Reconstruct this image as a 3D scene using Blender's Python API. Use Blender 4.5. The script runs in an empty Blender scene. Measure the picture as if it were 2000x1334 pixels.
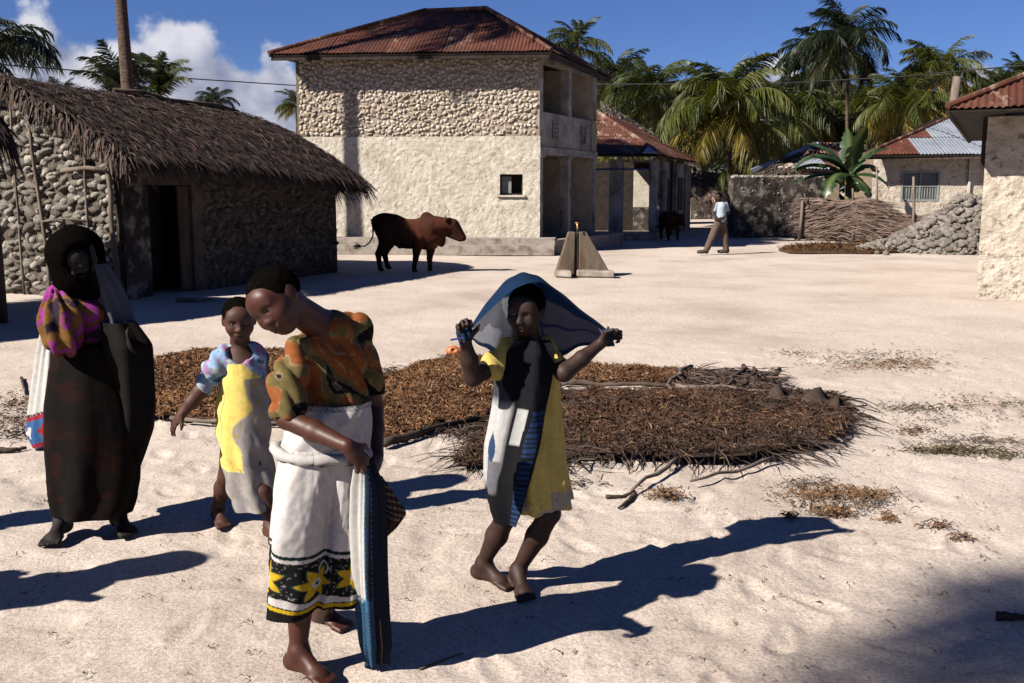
import bpy, bmesh, math, random
import numpy as np
from mathutils import Vector, Matrix, Euler
random.seed(7); RNG = np.random.default_rng(7)
SC = bpy.context.scene
COL = SC.collection
PI = math.pi
# ------------------------------------------------------------------ camera, sky, sun, exposure
F_PX, PITCH, CAM_H = 1944.0, math.atan(297 / 1944.0), 1.65
cam = bpy.data.cameras.new('camera'); cam.lens = 35; cam.sensor_width = 36
cam.clip_start = 0.05; cam.clip_end = 3000
cam_o = bpy.data.objects.new('camera', cam); COL.objects.link(cam_o)
cam_o.location = (0, 0, CAM_H); cam_o.rotation_euler = (PI / 2 - PITCH, 0, 0)
SC.camera = cam_o
SUN_AZ, SUN_EL = math.radians(31), math.radians(37)          # travel direction of the light, from +X towards +Y
TRAVEL = Vector((math.cos(SUN_AZ) * math.cos(SUN_EL), math.sin(SUN_AZ) * math.cos(SUN_EL), -math.sin(SUN_EL)))
sl = bpy.data.lights.new('sun', 'SUN'); sl.energy = 5.0; sl.angle = math.radians(0.55); sl.color = (1.0, 0.93, 0.83)
sun_o = bpy.data.objects.new('sun', sl); COL.objects.link(sun_o)
sun_o.rotation_euler = TRAVEL.to_track_quat('-Z', 'Y').to_euler()
SC.view_settings.view_transform = 'Standard'; SC.view_settings.look = 'None'
SC.view_settings.gamma = 1.0; SC.view_settings.use_curve_mapping = False
SC.view_settings.exposure = 1.45

def make_world():
    w = bpy.data.worlds.new('World'); SC.world = w; w.use_nodes = True
    nt = w.node_tree; N = nt.nodes; L = nt.links
    for n in list(N): N.remove(n)
    def nd(t, **k):
        n = N.new(t)
        for a, b in k.items(): setattr(n, a, b)
        return n
    def mth(op, a, b=None, c=None, clamp=False):
        n = nd('ShaderNodeMath', operation=op, use_clamp=clamp)
        for i, v in enumerate((a, b, c)):
            if v is None: continue
            if isinstance(v, (int, float)): n.inputs[i].default_value = v
            else: L.new(v, n.inputs[i])
        return n.outputs[0]
    out = nd('ShaderNodeOutputWorld'); bg = nd('ShaderNodeBackground')
    sky = nd('ShaderNodeTexSky', sky_type='NISHITA', sun_disc=False)
    sky.sun_elevation = SUN_EL
    sky.sun_rotation = math.atan2(-math.cos(SUN_AZ), -math.sin(SUN_AZ))
    sky.altitude = 1200; sky.air_density = 1.0; sky.dust_density = 0.0; sky.ozone_density = 4.0
    tc = nd('ShaderNodeTexCoord'); sep = nd('ShaderNodeSeparateXYZ')
    L.new(tc.outputs['Generated'], sep.inputs[0])
    # cumulus banks low above the horizon, all the way round
    def noise(scale, det, rough, off, stretch=1.0):
        mp = nd('ShaderNodeMapping'); mp.inputs['Location'].default_value = off
        mp.inputs['Scale'].default_value = (scale, scale, scale * stretch)
        L.new(tc.outputs['Generated'], mp.inputs[0])
        n = nd('ShaderNodeTexNoise'); n.inputs['Scale'].default_value = 1.0
        n.inputs['Detail'].default_value = det; n.inputs['Roughness'].default_value = rough
        L.new(mp.outputs[0], n.inputs['Vector'])
        return n.outputs[0]
    az = mth('ARCTAN2', sep.outputs[0], sep.outputs[1])
    ztop = None
    for a_, w_, h_ in ((-19.5, 13.0, .142), (-24.8, 4.4, .162), (-17.8, 4.8, .166), (-13.2, 2.6, .140), (24.6, 3.2, .128), (14.4, 3.4, .120), (8.5, 2.4, .10), (-58, 14, .11), (66, 12, .11), (140, 14, .11), (-130, 14, .11)):
        q = mth('DIVIDE', mth('SUBTRACT', az, math.radians(a_)), math.radians(w_))
        q = mth('SUBTRACT', h_, mth('MULTIPLY', mth('MULTIPLY', q, q), h_ * .55)); ztop = q if ztop is None else mth('MAXIMUM', ztop, q)
    puff = noise(19.0, 9.0, 0.52, (1.3, 4.2, 0.4), 1.1)
    puff_s = noise(19.0, 3.0, 0.5, (1.3 + .42, 4.2 + .26, 0.4 - .55), 1.1)    # the same puffs a step towards the sun
    dens = mth('ADD', mth('MULTIPLY', mth('SUBTRACT', ztop, sep.outputs[2]), 8.0), mth('MULTIPLY', mth('SUBTRACT', puff, .54), .95))
    mr = nd('ShaderNodeMapRange', interpolation_type='SMOOTHSTEP'); L.new(dens, mr.inputs[0])
    mr.inputs[1].default_value = 0.0; mr.inputs[2].default_value = 0.16
    up = nd('ShaderNodeMapRange', interpolation_type='SMOOTHSTEP'); L.new(sep.outputs[2], up.inputs[0])
    up.inputs[1].default_value = -0.02; up.inputs[2].default_value = 0.02
    alpha = mth('MULTIPLY', mth('MULTIPLY', mr.outputs[0], up.outputs[0]), 0.95)
    shade = mth('ADD', mth('MULTIPLY', mth('SUBTRACT', puff, puff_s), 1.9), mth('MULTIPLY', sep.outputs[2], 4.6))
    sh = nd('ShaderNodeMapRange'); L.new(shade, sh.inputs[0]); sh.inputs[1].default_value = 0.0; sh.inputs[2].default_value = 0.95
    cmix = nd('ShaderNodeMix', data_type='RGBA'); L.new(sh.outputs[0], cmix.inputs[0])
    cmix.inputs[6].default_value = (1.7, 1.9, 2.8, 1); cmix.inputs[7].default_value = (5.6, 5.6, 6.1, 1)
    mix = nd('ShaderNodeMix', data_type='RGBA')
    tint = nd('ShaderNodeMix', data_type='RGBA', blend_type='MULTIPLY'); tint.inputs[0].default_value = 1.0
    L.new(sky.outputs[0], tint.inputs[6]); tint.inputs[7].default_value = (.34, .41, .64, 1)       # the film's deep blue
    L.new(alpha, mix.inputs[0]); L.new(tint.outputs[2], mix.inputs[6]); L.new(cmix.outputs[2], mix.inputs[7])
    L.new(mix.outputs[2], bg.inputs[0]); bg.inputs[1].default_value = 0.05
    L.new(bg.outputs[0], out.inputs[0])
make_world()
SC.cycles.max_bounces = 6; SC.cycles.diffuse_bounces = 1; SC.cycles.transparent_max_bounces = 6
SC.cycles.use_denoising = True

# ------------------------------------------------------------------ helpers: pixels of the photo -> points of the place
_cp, _sp = math.cos(PITCH), math.sin(PITCH)
def _ray(px, py):
    a, b = px - 1000.0, 667.0 - py
    return Vector((a, F_PX * _cp + b * _sp, -F_PX * _sp + b * _cp))
def at(px, py, Y):
    r = _ray(px, py); t = Y / r.y
    return Vector((r.x * t, Y, CAM_H + r.z * t))
def gp(px, py, z=0.0):
    r = _ray(px, py); t = (z - CAM_H) / r.z
    return Vector((r.x * t, r.y * t, z))
def V3(x, y, z=0.0): return Vector((x, y, z))

# ------------------------------------------------------------------ noise
def _hash(ix, iy, iz, seed):
    h = (ix * 374761393 + iy * 668265263 + iz * 1440662683 + seed * 974634777) & 0xffffffff
    h = ((h ^ (h >> 13)) * 1274126177) & 0xffffffff
    h = ((h ^ (h >> 16)) * 2246822519) & 0xffffffff
    return ((h ^ (h >> 15)) & 0xffffff) / float(0xffffff)
def vnoise(P, seed=0):
    P = np.asarray(P, dtype=np.float64); I = np.floor(P).astype(np.int64); f = P - I; f = f * f * (3 - 2 * f)
    r = 0
    for dx in (0, 1):
        wx = f[..., 0] if dx else 1 - f[..., 0]
        for dy in (0, 1):
            wy = f[..., 1] if dy else 1 - f[..., 1]
            for dz in (0, 1):
                wz = f[..., 2] if dz else 1 - f[..., 2]
                r = r + wx * wy * wz * _hash(I[..., 0] + dx, I[..., 1] + dy, I[..., 2] + dz, seed)
    return r
def fbm(P, octv=4, seed=0, gain=0.5):
    P = np.asarray(P, dtype=np.float64); a, s, t = 1.0, 0.0, 0.0
    for i in range(octv):
        s = s + a * vnoise(P * (2.03 ** i) + 11.7 * i, seed + i); t += a; a *= gain
    return s / t - 0.5

# ------------------------------------------------------------------ objects and meshes
def mk(name, V, F, mat, parent=None, smooth=False, col=None, kind=None, label=None, world=True):
    V = np.asarray(V, dtype=np.float32).reshape(-1, 3)
    me = bpy.data.meshes.new(name)
    if isinstance(F, np.ndarray):
        n, k = F.shape
        me.vertices.add(len(V)); me.vertices.foreach_set('co', V.ravel())
        me.loops.add(n * k); me.loops.foreach_set('vertex_index', F.astype(np.int32).ravel())
        me.polygons.add(n); me.polygons.foreach_set('loop_start', np.arange(0, n * k, k, dtype=np.int32))
        me.update(calc_edges=True)
    else:
        me.from_pydata(V.tolist(), [], F); me.update()
    if smooth: me.polygons.foreach_set('use_smooth', np.ones(len(me.polygons), dtype=bool))
    if col is not None:
        c = np.ones((len(V), 4), dtype=np.float32); c[:, :3] = np.asarray(col, dtype=np.float32).reshape(-1, 3)
        a = me.color_attributes.new('Col', 'FLOAT_COLOR', 'POINT'); a.data.foreach_set('color', c.ravel())
    if mat is not None: me.materials.append(mat)
    return link(name, me, parent, kind, label, world)
def link(name, me, parent=None, kind=None, label=None, world=True):
    o = bpy.data.objects.new(name, me); COL.objects.link(o)
    if parent is not None:
        o.parent = parent
        if world and parent.parent is None and parent.type == 'EMPTY': o.matrix_parent_inverse = Matrix.Translation(-root_loc(parent))
    if kind: o['kind'] = kind
    if label: o['label'] = label
    return o
_LOC = {}
def root_loc(p):
    while p.parent is not None: p = p.parent
    return _LOC.get(p.name, Vector((0, 0, 0)))
def thing(name, label, cat, loc=(0, 0, 0), group=None):
    o = bpy.data.objects.new(name, None); COL.objects.link(o); o.empty_display_size = 0.1
    o.location = loc; _LOC[o.name] = Vector(loc)
    return tag(o, label, cat, group)
def tag(o, label, cat, group=None):
    o['label'] = label; o['category'] = cat
    if group: o['group'] = group
    return o
def struct(o): o['kind'] = 'structure'; return o
def copy_thing(o, loc, parent=None, rz=0.0, scale=1.0):
    def rec(s, p):
        c = s.copy(); COL.objects.link(c); c.parent = p; c.matrix_parent_inverse = s.matrix_parent_inverse.copy()
        for ch in s.children: rec(ch, c)
        return c
    kids = list(o.children); c = rec(o, parent)
    c.location = loc; c.rotation_euler = (0, 0, rz); c.scale = (scale,) * 3
    return c

class MB:
    def __init__(s): s.V = []; s.F = []; s.C = []
    def add(s, V, F, c=None):
        b = len(s.V); s.V += [tuple(v) for v in V]; s.F += [[i + b for i in f] for f in F]
        s.C += [c or (1, 1, 1)] * len(V); return s
    def box(s, c, size, ux=(1, 0, 0), uy=(0, 1, 0), uz=(0, 0, 1), col=None, j=0.0):
        c = Vector(c); ux, uy, uz = Vector(ux).normalized(), Vector(uy).normalized(), Vector(uz).normalized(); x, y, z = [q / 2 for q in size]
        V = []
        for k in (-1, 1):
            for a, b in ((-1, -1), (1, -1), (1, 1), (-1, 1)):
                V.append(c + ux * x * a + uy * y * b + uz * z * k + Vector((random.uniform(-j, j), random.uniform(-j, j), random.uniform(-j, j))))
        return s.add(V, [[3, 2, 1, 0], [4, 5, 6, 7], [0, 1, 5, 4], [1, 2, 6, 5], [2, 3, 7, 6], [3, 0, 4, 7]], col)
    def tube(s, pts, rad, n=8, col=None, cap=True):
        pts = [Vector(p) for p in pts]
        if not hasattr(rad, '__len__'): rad = [rad] * len(pts)
        V, F = [], []; ref = None
        for i, p in enumerate(pts):
            t = (pts[min(i + 1, len(pts) - 1)] - pts[max(i - 1, 0)]).normalized()
            if ref is None: ref = Vector((0, 0, 1)) if abs(t.z) < .9 else Vector((1, 0, 0))
            a = t.cross(ref).normalized(); b = a.cross(t).normalized(); ref = b
            for k in range(n):
                th = 2 * PI * k / n; V.append(p + (a * math.cos(th) + b * math.sin(th)) * rad[i])
        for i in range(len(pts) - 1):
            for k in range(n):
                k2 = (k + 1) % n; F.append([i * n + k, i * n + k2, (i + 1) * n + k2, (i + 1) * n + k])
        if cap: F.append(list(range(n))[::-1]); F.append([(len(pts) - 1) * n + k for k in range(n)])
        return s.add(V, F, col)
    def prism(s, poly, off, col=None):            # polygon (3-d points) extruded by the vector off
        n = len(poly); off = Vector(off)
        V = [Vector(p) for p in poly] + [Vector(p) + off for p in poly]
        F = [list(range(n))[::-1], [n + i for i in range(n)]] + [[i, (i + 1) % n, n + (i + 1) % n, n + i] for i in range(n)]
        return s.add(V, F, col)
    def build(s, name, mat, parent=None, smooth=False, col=False, **k):
        return mk(name, s.V, s.F, mat, parent, smooth, s.C if col else None, **k)

def grid_faces(nr, nc, wrap=False):
    i = np.arange(nr - 1)[:, None]; j = np.arange(nc if wrap else nc - 1)[None, :]; j2 = (j + 1) % nc
    return np.stack([i * nc + j + 0 * j2, i * nc + j2, (i + 1) * nc + j2, (i + 1) * nc + j + 0 * j2], -1).reshape(-1, 4)
def vnormals(V, F):
    n = np.zeros_like(V); a = V[F[:, 2]] - V[F[:, 0]]; b = V[F[:, -1]] - V[F[:, 1]]; fn = np.cross(a, b)
    for k in range(F.shape[1]): np.add.at(n, F[:, k], fn)
    return n / np.maximum(np.linalg.norm(n, axis=1, keepdims=True), 1e-9)

def blades(P, D, W, N, L, w, lift=0.0, droop=0.0, tip=0.25):
    """thin bent strips: root P, direction D, width direction W, surface normal N -> vertices (n,6,3) and quads"""
    n = len(P); L = np.broadcast_to(L, (n,))[:, None]; w = np.broadcast_to(w, (n,))[:, None]
    lift = np.broadcast_to(lift, (n,))[:, None]; droop = np.broadcast_to(droop, (n,))[:, None]
    out = np.zeros((n, 6, 3))
    for i, (t, ww) in enumerate(((0, .8), (.5, 1.0), (1.0, tip))):
        p = P + D * L * t + N * (lift * 4 * t * (1 - t)); p = p.copy(); p[:, 2:3] -= droop * L * t * t
        out[:, 2 * i] = p - W * w * ww * .5; out[:, 2 * i + 1] = p + W * w * ww * .5
    b = np.arange(n)[:, None] * 6
    F = np.concatenate([b + np.array([[0, 1, 3, 2]]), b + np.array([[2, 3, 5, 4]])], 0)
    return out.reshape(-1, 3), F
def unit(a): return a / np.maximum(np.linalg.norm(a, axis=-1, keepdims=True), 1e-9)

# ------------------------------------------------------------------ signed distance modelling for bodies and soft shapes
class SDF:
    def __init__(s, lo, hi, res):
        s.lo = np.array(lo, float); s.res = res; s.n = np.ceil((np.array(hi, float) - s.lo) / res).astype(int) + 1
        s.D = np.full(tuple(s.n), 9.0, dtype=np.float32)
    def _reg(s, lo, hi):
        a = np.clip(np.floor((np.array(lo) - s.lo) / s.res).astype(int), 0, s.n); b = np.clip(np.ceil((np.array(hi) - s.lo) / s.res).astype(int) + 1, 0, s.n)
        if np.any(b - a < 1): return None, None
        ax = [(s.lo[i] + np.arange(a[i], b[i]) * s.res).astype(np.float32) for i in range(3)]
        return tuple(slice(a[i], b[i]) for i in range(3)), (ax[0][:, None, None], ax[1][None, :, None], ax[2][None, None, :])
    def _put(s, sl, d, k, op):
        D = s.D[sl]
        if op == 'sub':
            h = np.clip(.5 - .5 * (D + d) / k, 0, 1); s.D[sl] = D * (1 - h) + (-d) * h + k * h * (1 - h)
        else:
            h = np.clip(.5 + .5 * (D - d) / k, 0, 1); s.D[sl] = D * (1 - h) + d * h - k * h * (1 - h)
    def cap(s, a, b, ra, rb=None, k=.012, op='add'):
        a = np.array(a, float); b = np.array(b, float); rb = ra if rb is None else rb; pad = max(ra, rb) + k + 3 * s.res
        sl, X = s._reg(np.minimum(a, b) - pad, np.maximum(a, b) + pad)
        if sl is None: return s
        ab = b - a; q = max(float(ab @ ab), 1e-9)
        t = np.clip(((X[0] - a[0]) * ab[0] + (X[1] - a[1]) * ab[1] + (X[2] - a[2]) * ab[2]) / q, 0, 1)
        d = np.sqrt((X[0] - a[0] - t * ab[0]) ** 2 + (X[1] - a[1] - t * ab[1]) ** 2 + (X[2] - a[2] - t * ab[2]) ** 2) - (ra + (rb - ra) * t)
        s._put(sl, d, k, op); return s
    def chain(s, pts, rad, k=.012):
        for i in range(len(pts) - 1): s.cap(pts[i], pts[i + 1], rad[i], rad[i + 1], k)
        return s
    def ell(s, c, r, R=None, k=.012, op='add'):
        c = np.array(c, float); r = np.array(r, float) * np.ones(3); pad = r.max() + k + 3 * s.res
        sl, X = s._reg(c - pad, c + pad)
        if sl is None: return s
        dx, dy, dz = X[0] - c[0], X[1] - c[1], X[2] - c[2]
        if R is None: q = (dx, dy, dz)
        else: q = tuple(dx * R[0][i] + dy * R[1][i] + dz * R[2][i] for i in range(3))
        k0 = np.sqrt((q[0] / r[0]) ** 2 + (q[1] / r[1]) ** 2 + (q[2] / r[2]) ** 2)
        k1 = np.sqrt((q[0] / r[0] ** 2) ** 2 + (q[1] / r[1] ** 2) ** 2 + (q[2] / r[2] ** 2) ** 2)
        s._put(sl, k0 * (k0 - 1) / np.maximum(k1, 1e-6), k, op); return s
    def cut(s, p, n, k=.006):               # remove the half space on the side the normal points to
        sl, X = s._reg(s.lo, s.lo + s.n * s.res)
        d = -((X[0] - p[0]) * n[0] + (X[1] - p[1]) * n[1] + (X[2] - p[2]) * n[2]); s._put(sl, d, k, 'sub'); return s
    def mesh(s):
        D = s.D; S = D < 0; n = s.n
        cnt = np.zeros(tuple(n - 1), dtype=np.uint8)
        cs = [(a, b, c) for a in (0, 1) for b in (0, 1) for c in (0, 1)]
        for a, b, c in cs: cnt += S[a:n[0] - 1 + a, b:n[1] - 1 + b, c:n[2] - 1 + c]
        act = (cnt > 0) & (cnt < 8); I = np.argwhere(act); idx = np.full(act.shape, -1, dtype=np.int64); idx[act] = np.arange(len(I))
        val = {c: D[I[:, 0] + c[0], I[:, 1] + c[1], I[:, 2] + c[2]].astype(np.float64) for c in cs}
        acc = np.zeros((len(I), 3)); m = np.zeros(len(I))
        for a in cs:
            for ax in range(3):
                if a[ax] == 1: continue
                b = list(a); b[ax] = 1; b = tuple(b); x = (val[a] < 0) != (val[b] < 0)
                t = np.where(x, val[a] / np.where(x, val[a] - val[b], 1), 0); p = np.array(a, float)[None] + 0 * t[:, None]; p = p.copy(); p[:, ax] += t
                acc += np.where(x[:, None], p, 0); m += x
        V = s.lo + (I + acc / m[:, None]) * s.res
        Fs = []
        for ax in range(3):
            b, c = (ax + 1) % 3, (ax + 2) % 3
            A = np.take(S, range(0, n[ax] - 1), ax); B = np.take(S, range(1, n[ax]), ax); E = np.argwhere(A != B)
            E = E[(E[:, b] > 0) & (E[:, c] > 0) & (E[:, b] < n[b] - 1) & (E[:, c] < n[c] - 1)]
            ins = S[E[:, 0], E[:, 1], E[:, 2]]
            def cell(db, dc):
                q = E.copy(); q[:, b] -= db; q[:, c] -= dc; return idx[q[:, 0], q[:, 1], q[:, 2]]
            f = np.stack([cell(1, 1), cell(0, 1), cell(0, 0), cell(1, 0)], 1); f[~ins] = f[~ins][:, ::-1]; Fs.append(f)
        F = np.concatenate(Fs, 0); F = F[(F >= 0).all(1)]
        return V, F
# ------------------------------------------------------------------ materials
ALB = 0.51
def nodes_of(name):
    m = bpy.data.materials.new(name); m.use_nodes = True; nt = m.node_tree
    return m, nt, nt.nodes, nt.links, nt.nodes['Principled BSDF']
def _noise(N, L, scale, det=5, rough=.6, vec=None, stretch=None):
    n = N.new('ShaderNodeTexNoise'); n.inputs['Scale'].default_value = scale; n.inputs['Detail'].default_value = det; n.inputs['Roughness'].default_value = rough
    if vec is not None:
        if stretch:
            mp = N.new('ShaderNodeMapping'); mp.inputs['Scale'].default_value = stretch; L.new(vec, mp.inputs[0]); vec = mp.outputs[0]
        L.new(vec, n.inputs['Vector'])
    return n.outputs[0]
def _ramp(N, L, fac, stops):
    r = N.new('ShaderNodeValToRGB'); e = r.color_ramp.elements
    while len(e) < len(stops): e.new(.5)
    for i, (p, c) in enumerate(stops): e[i].position = p; e[i].color = tuple(c) + (1,)
    L.new(fac, r.inputs[0]); return r.outputs[0]
def _mixc(N, L, a, b, fac, blend='MIX'):
    m = N.new('ShaderNodeMix'); m.data_type = 'RGBA'; m.blend_type = blend
    for i, v in ((0, fac), (6, a), (7, b)):
        if isinstance(v, (int, float)): m.inputs[i].default_value = v
        elif isinstance(v, tuple): m.inputs[i].default_value = tuple(v) + (1,)
        else: L.new(v, m.inputs[i])
    return m.outputs[2]
def mat_noise(name, c0, c1, scale=6, rough=.9, bump=.3, bscale=30, dist=.02, c2=None, scale2=1.2, spec=.2, stretch=None, coord='Object', lo=.35, hi=.65, metallic=0.0, t2=(.5, .66)):
    m, nt, N, L, B = nodes_of(name); tc = N.new('ShaderNodeTexCoord'); v = tc.outputs[coord]
    c = _ramp(N, L, _noise(N, L, scale, 6, .62, v, stretch), [(lo, tuple(q * ALB for q in c0)), (hi, tuple(q * ALB for q in c1))])
    if c2 is not None:
        f = _ramp(N, L, _noise(N, L, scale2, 4, .6, v, stretch), [(t2[0], (0, 0, 0)), (t2[1], (1, 1, 1))]); c = _mixc(N, L, c, tuple(q * ALB for q in c2), f)
    L.new(c, B.inputs['Base Color']); B.inputs['Roughness'].default_value = rough; B.inputs['Specular IOR Level'].default_value = spec
    B.inputs['Metallic'].default_value = metallic
    if bump:
        b = N.new('ShaderNodeBump'); b.inputs['Strength'].default_value = bump; b.inputs['Distance'].default_value = dist
        L.new(_noise(N, L, bscale, 6, .65, v, stretch), b.inputs['Height']); L.new(b.outputs[0], B.inputs['Normal'])
    return m
def mat_attr(name, rough=.85, spec=.15, var=.25, vscale=40, bump=.2, bscale=120, dist=.004, trans=0.0, tcol=None):
    m, nt, N, L, B = nodes_of(name); tc = N.new('ShaderNodeTexCoord'); v = tc.outputs['Object']
    a = N.new('ShaderNodeAttribute'); a.attribute_name = 'Col'
    g = _ramp(N, L, _noise(N, L, vscale, 4, .6, v), [(.3, ((1 - var) * ALB,) * 3), (.7, ((1 + var) * ALB,) * 3)])
    c = _mixc(N, L, a.outputs['Color'], g, 1.0, 'MULTIPLY')
    L.new(c, B.inputs['Base Color']); B.inputs['Roughness'].default_value = rough; B.inputs['Specular IOR Level'].default_value = spec
    if bump:
        b = N.new('ShaderNodeBump'); b.inputs['Strength'].default_value = bump; b.inputs['Distance'].default_value = dist
        L.new(_noise(N, L, bscale, 3, .6, v), b.inputs['Height']); L.new(b.outputs[0], B.inputs['Normal'])
    if trans:
        t = N.new('ShaderNodeBsdfTranslucent'); L.new(c if tcol is None else _mixc(N, L, c, tcol, 1.0, 'MULTIPLY'), t.inputs[0])
        ms = N.new('ShaderNodeMixShader'); ms.inputs[0].default_value = trans
        L.new(B.outputs[0], ms.inputs[1]); L.new(t.outputs[0], ms.inputs[2]); L.new(ms.outputs[0], N['Material Output'].inputs[0])
    return m
M = {}
def mat_sand():
    m, nt, N, L, B = nodes_of('sand'); tc = N.new('ShaderNodeTexCoord'); v = tc.outputs['Object']
    c = _ramp(N, L, _noise(N, L, .55, 6, .6, v), [(.30, (.275, .227, .193)), (.5, (.355, .303, .264)), (.7, (.395, .342, .304))])
    f = _ramp(N, L, _noise(N, L, 60, 5, .7, v), [(.34, (.70, .68, .66)), (.60, (1.12, 1.12, 1.12))])
    c = _mixc(N, L, c, f, 1.0, 'MULTIPLY')
    # bits of grey-brown litter trodden into the sand
    g = _ramp(N, L, _noise(N, L, 9, 8, .78, v, (1, 1.0, 1)), [(.635, (0, 0, 0)), (.70, (1, 1, 1))])
    g2 = _ramp(N, L, _noise(N, L, .35, 3, .5, v), [(.46, (0, 0, 0)), (.62, (.8, .8, .8))])
    c = _mixc(N, L, c, (.135, .108, .09), _mixc(N, L, g, g2, 1.0, 'MULTIPLY'))
    L.new(c, B.inputs['Base Color']); B.inputs['Roughness'].default_value = 1.0; B.inputs['Specular IOR Level'].default_value = .05
    b = N.new('ShaderNodeBump'); b.inputs['Strength'].default_value = .42; b.inputs['Distance'].default_value = .03
    L.new(_noise(N, L, 14, 9, .68, v), b.inputs['Height'])
    b2 = N.new('ShaderNodeBump'); b2.inputs['Strength'].default_value = .55; b2.inputs['Distance'].default_value = .012
    L.new(_noise(N, L, 75, 6, .75, v), b2.inputs['Height']); L.new(b.outputs[0], b2.inputs['Normal']); L.new(b2.outputs[0], B.inputs['Normal'])
    return m
M['sand'] = mat_sand()
M['plaster'] = mat_noise('limewash plaster', (.62, .545, .43), (.88, .81, .69), 3.5, .95, .9, 40, .05, (.40, .30, .20), 15, .1, lo=.3, hi=.6, t2=(.585, .68))
M['plaster_rough'] = mat_noise('rough thrown plaster', (.50, .42, .34), (.70, .62, .52), 5, .95, .8, 16, .06, (.30, .22, .15), 8, .1, lo=.3, hi=.55, t2=(.57, .67))
M['whitewash'] = mat_noise('old whitewash', (.30, .27, .255), (.50, .47, .45), 2.2, .95, .3, 25, .02, (.17, .145, .13), 1.6, .1)
M['mortar_dark'] = mat_noise('dark earth mortar', (.085, .068, .055), (.17, .14, .115), 5, 1, .6, 25, .03, None, 1, .05)
M['coral_dim'] = mat_noise('shade darkened coral', (.075, .062, .052), (.20, .17, .14), 6, 1, 1.0, 34, .05, (.30, .265, .225), 9, .05)  # coral with the shade of the hut front put into its colour
M['mortar_pale'] = mat_noise('pale lime mortar', (.36, .29, .22), (.50, .42, .335), 5, 1, .6, 25, .03, None, 1, .05)
M['mortar'] = mat_noise('lime mortar', (.24, .18, .13), (.36, .285, .215), 5, 1, .6, 25, .03, None, 1, .05)
for i, (a, b) in enumerate((((.48, .385, .30), (.66, .55, .445)), ((.57, .485, .40), (.74, .645, .55)), ((.38, .295, .22), (.56, .45, .355)), ((.52, .40, .27), (.68, .555, .41)))):
    M['stone%d' % i] = mat_noise('coral rag stone', a, b, 7, .95, .7, 26, .03, None, 1, .1)
for i, (a, b) in enumerate((((.42, .375, .32), (.74, .68, .60)), ((.56, .51, .44), (.82, .76, .68)), ((.26, .22, .185), (.52, .46, .39)))):
    M['coral%d' % i] = mat_noise('weathered coral', a, b, 10, 1, 1.0, 34, .05, (.10, .085, .075), 5, .05)
M['wall_dark'] = mat_noise('lichened shade darkened wall', (.030, .026, .025), (.105, .085, .075), 1.4, 1, .7, 14, .05, (.32, .28, .24), 4.0, .05)  # lichen tone, darkened further to carry shade in the colour
M['rubble'] = mat_noise('rubble', (.15, .13, .115), (.34, .30, .265), 6, 1, .6, 22, .04, None, 1, .05)
def mat_roof(name, a, b, pale, rough, metal, amt):
    m, nt, N, L, B = nodes_of(name); tc = N.new('ShaderNodeTexCoord'); v = tc.outputs['Object']
    c = _ramp(N, L, _noise(N, L, 1.6, 6, .65, v), [(.32, tuple(q * ALB for q in a)), (.66, tuple(q * ALB for q in b))])
    c = _mixc(N, L, c, tuple(q * ALB for q in pale), _ramp(N, L, _noise(N, L, 2.4, 7, .72, v, (1.6, .7, .5)), [(.62 - amt, (0, 0, 0)), (.74 - amt, (1, 1, 1))]))
    L.new(c, B.inputs['Base Color']); B.inputs['Roughness'].default_value = rough; B.inputs['Metallic'].default_value = metal; B.inputs['Specular IOR Level'].default_value = .25
    return m
M['rust0'] = mat_roof('rusted sheet', (.065, .019, .012), (.15, .045, .024), (.30, .15, .09), .75, .0, .03)
M['rust1'] = mat_roof('dark rusted sheet', (.040, .014, .010), (.10, .030, .018), (.26, .10, .055), .75, .0, .0)
M['rust2'] = mat_roof('flaking rusted sheet', (.075, .026, .016), (.16, .056, .032), (.40, .29, .22), .7, .0, .10)
M['zinc'] = mat_roof('zinc sheet', (.32, .35, .40), (.46, .50, .57), (.22, .10, .07), .45, .35, -.06)
M['wood'] = mat_noise('old wood', (.055, .038, .028), (.14, .105, .08), 5, .9, .5, 20, .02, None, 1, .1, (1, 1, .15))
M['pole'] = mat_noise('weathered pole', (.13, .10, .085), (.27, .22, .185), 6, .9, .4, 30, .01, None, 1, .1, (1, 1, .2))
M['dark_wood'] = mat_noise('dark wood', (.02, .015, .012), (.05, .035, .028), 6, .8, .2, 30, .01)
M['glass'] = mat_noise('dusty window', (.03, .035, .036), (.07, .075, .075), 3, .25, 0, 30, .01, spec=.5)
M['frame_grey'] = mat_noise('grey window paint', (.22, .24, .23), (.33, .35, .33), 6, .7, .2, 40, .01)
M['concrete'] = mat_noise('stained concrete', (.11, .085, .065), (.215, .17, .135), 3.5, .95, .4, 25, .02, (.10, .062, .03), 2.4, .1, (1, 1, .22))
M['concrete2'] = mat_noise('pale concrete', (.34, .29, .25), (.48, .42, .37), 5, .95, .4, 25, .02, (.2, .155, .12), 3, .1)
M['brass'] = mat_noise('brass tap', (.45, .27, .10), (.6, .4, .17), 20, .4, 0, metallic=.7)
M['thatch'] = mat_attr('thatch', .95, .08, .3, 12, 0)
M['leaf'] = mat_attr('leaf', .5, .35, .2, 3, 0, trans=.32, tcol=(1.3, 1.25, .5))
M['banana'] = mat_attr('banana leaf', .4, .4, .15, 5, 0, trans=.25, tcol=(1.3, 1.3, .5))
M['trunk'] = mat_noise('palm bark', (.085, .058, .045), (.19, .135, .105), 5, .95, .8, 14, .05, None, 1, .08, (1, 1, 4))
M['strand'] = mat_attr('dried seaweed', .9, .1, .25, 25, 0)
M['skin'] = mat_noise('dark brown skin', (.020, .009, .006), (.030, .013, .008), 14, .42, .12, 160, .002, spec=.42)
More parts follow.
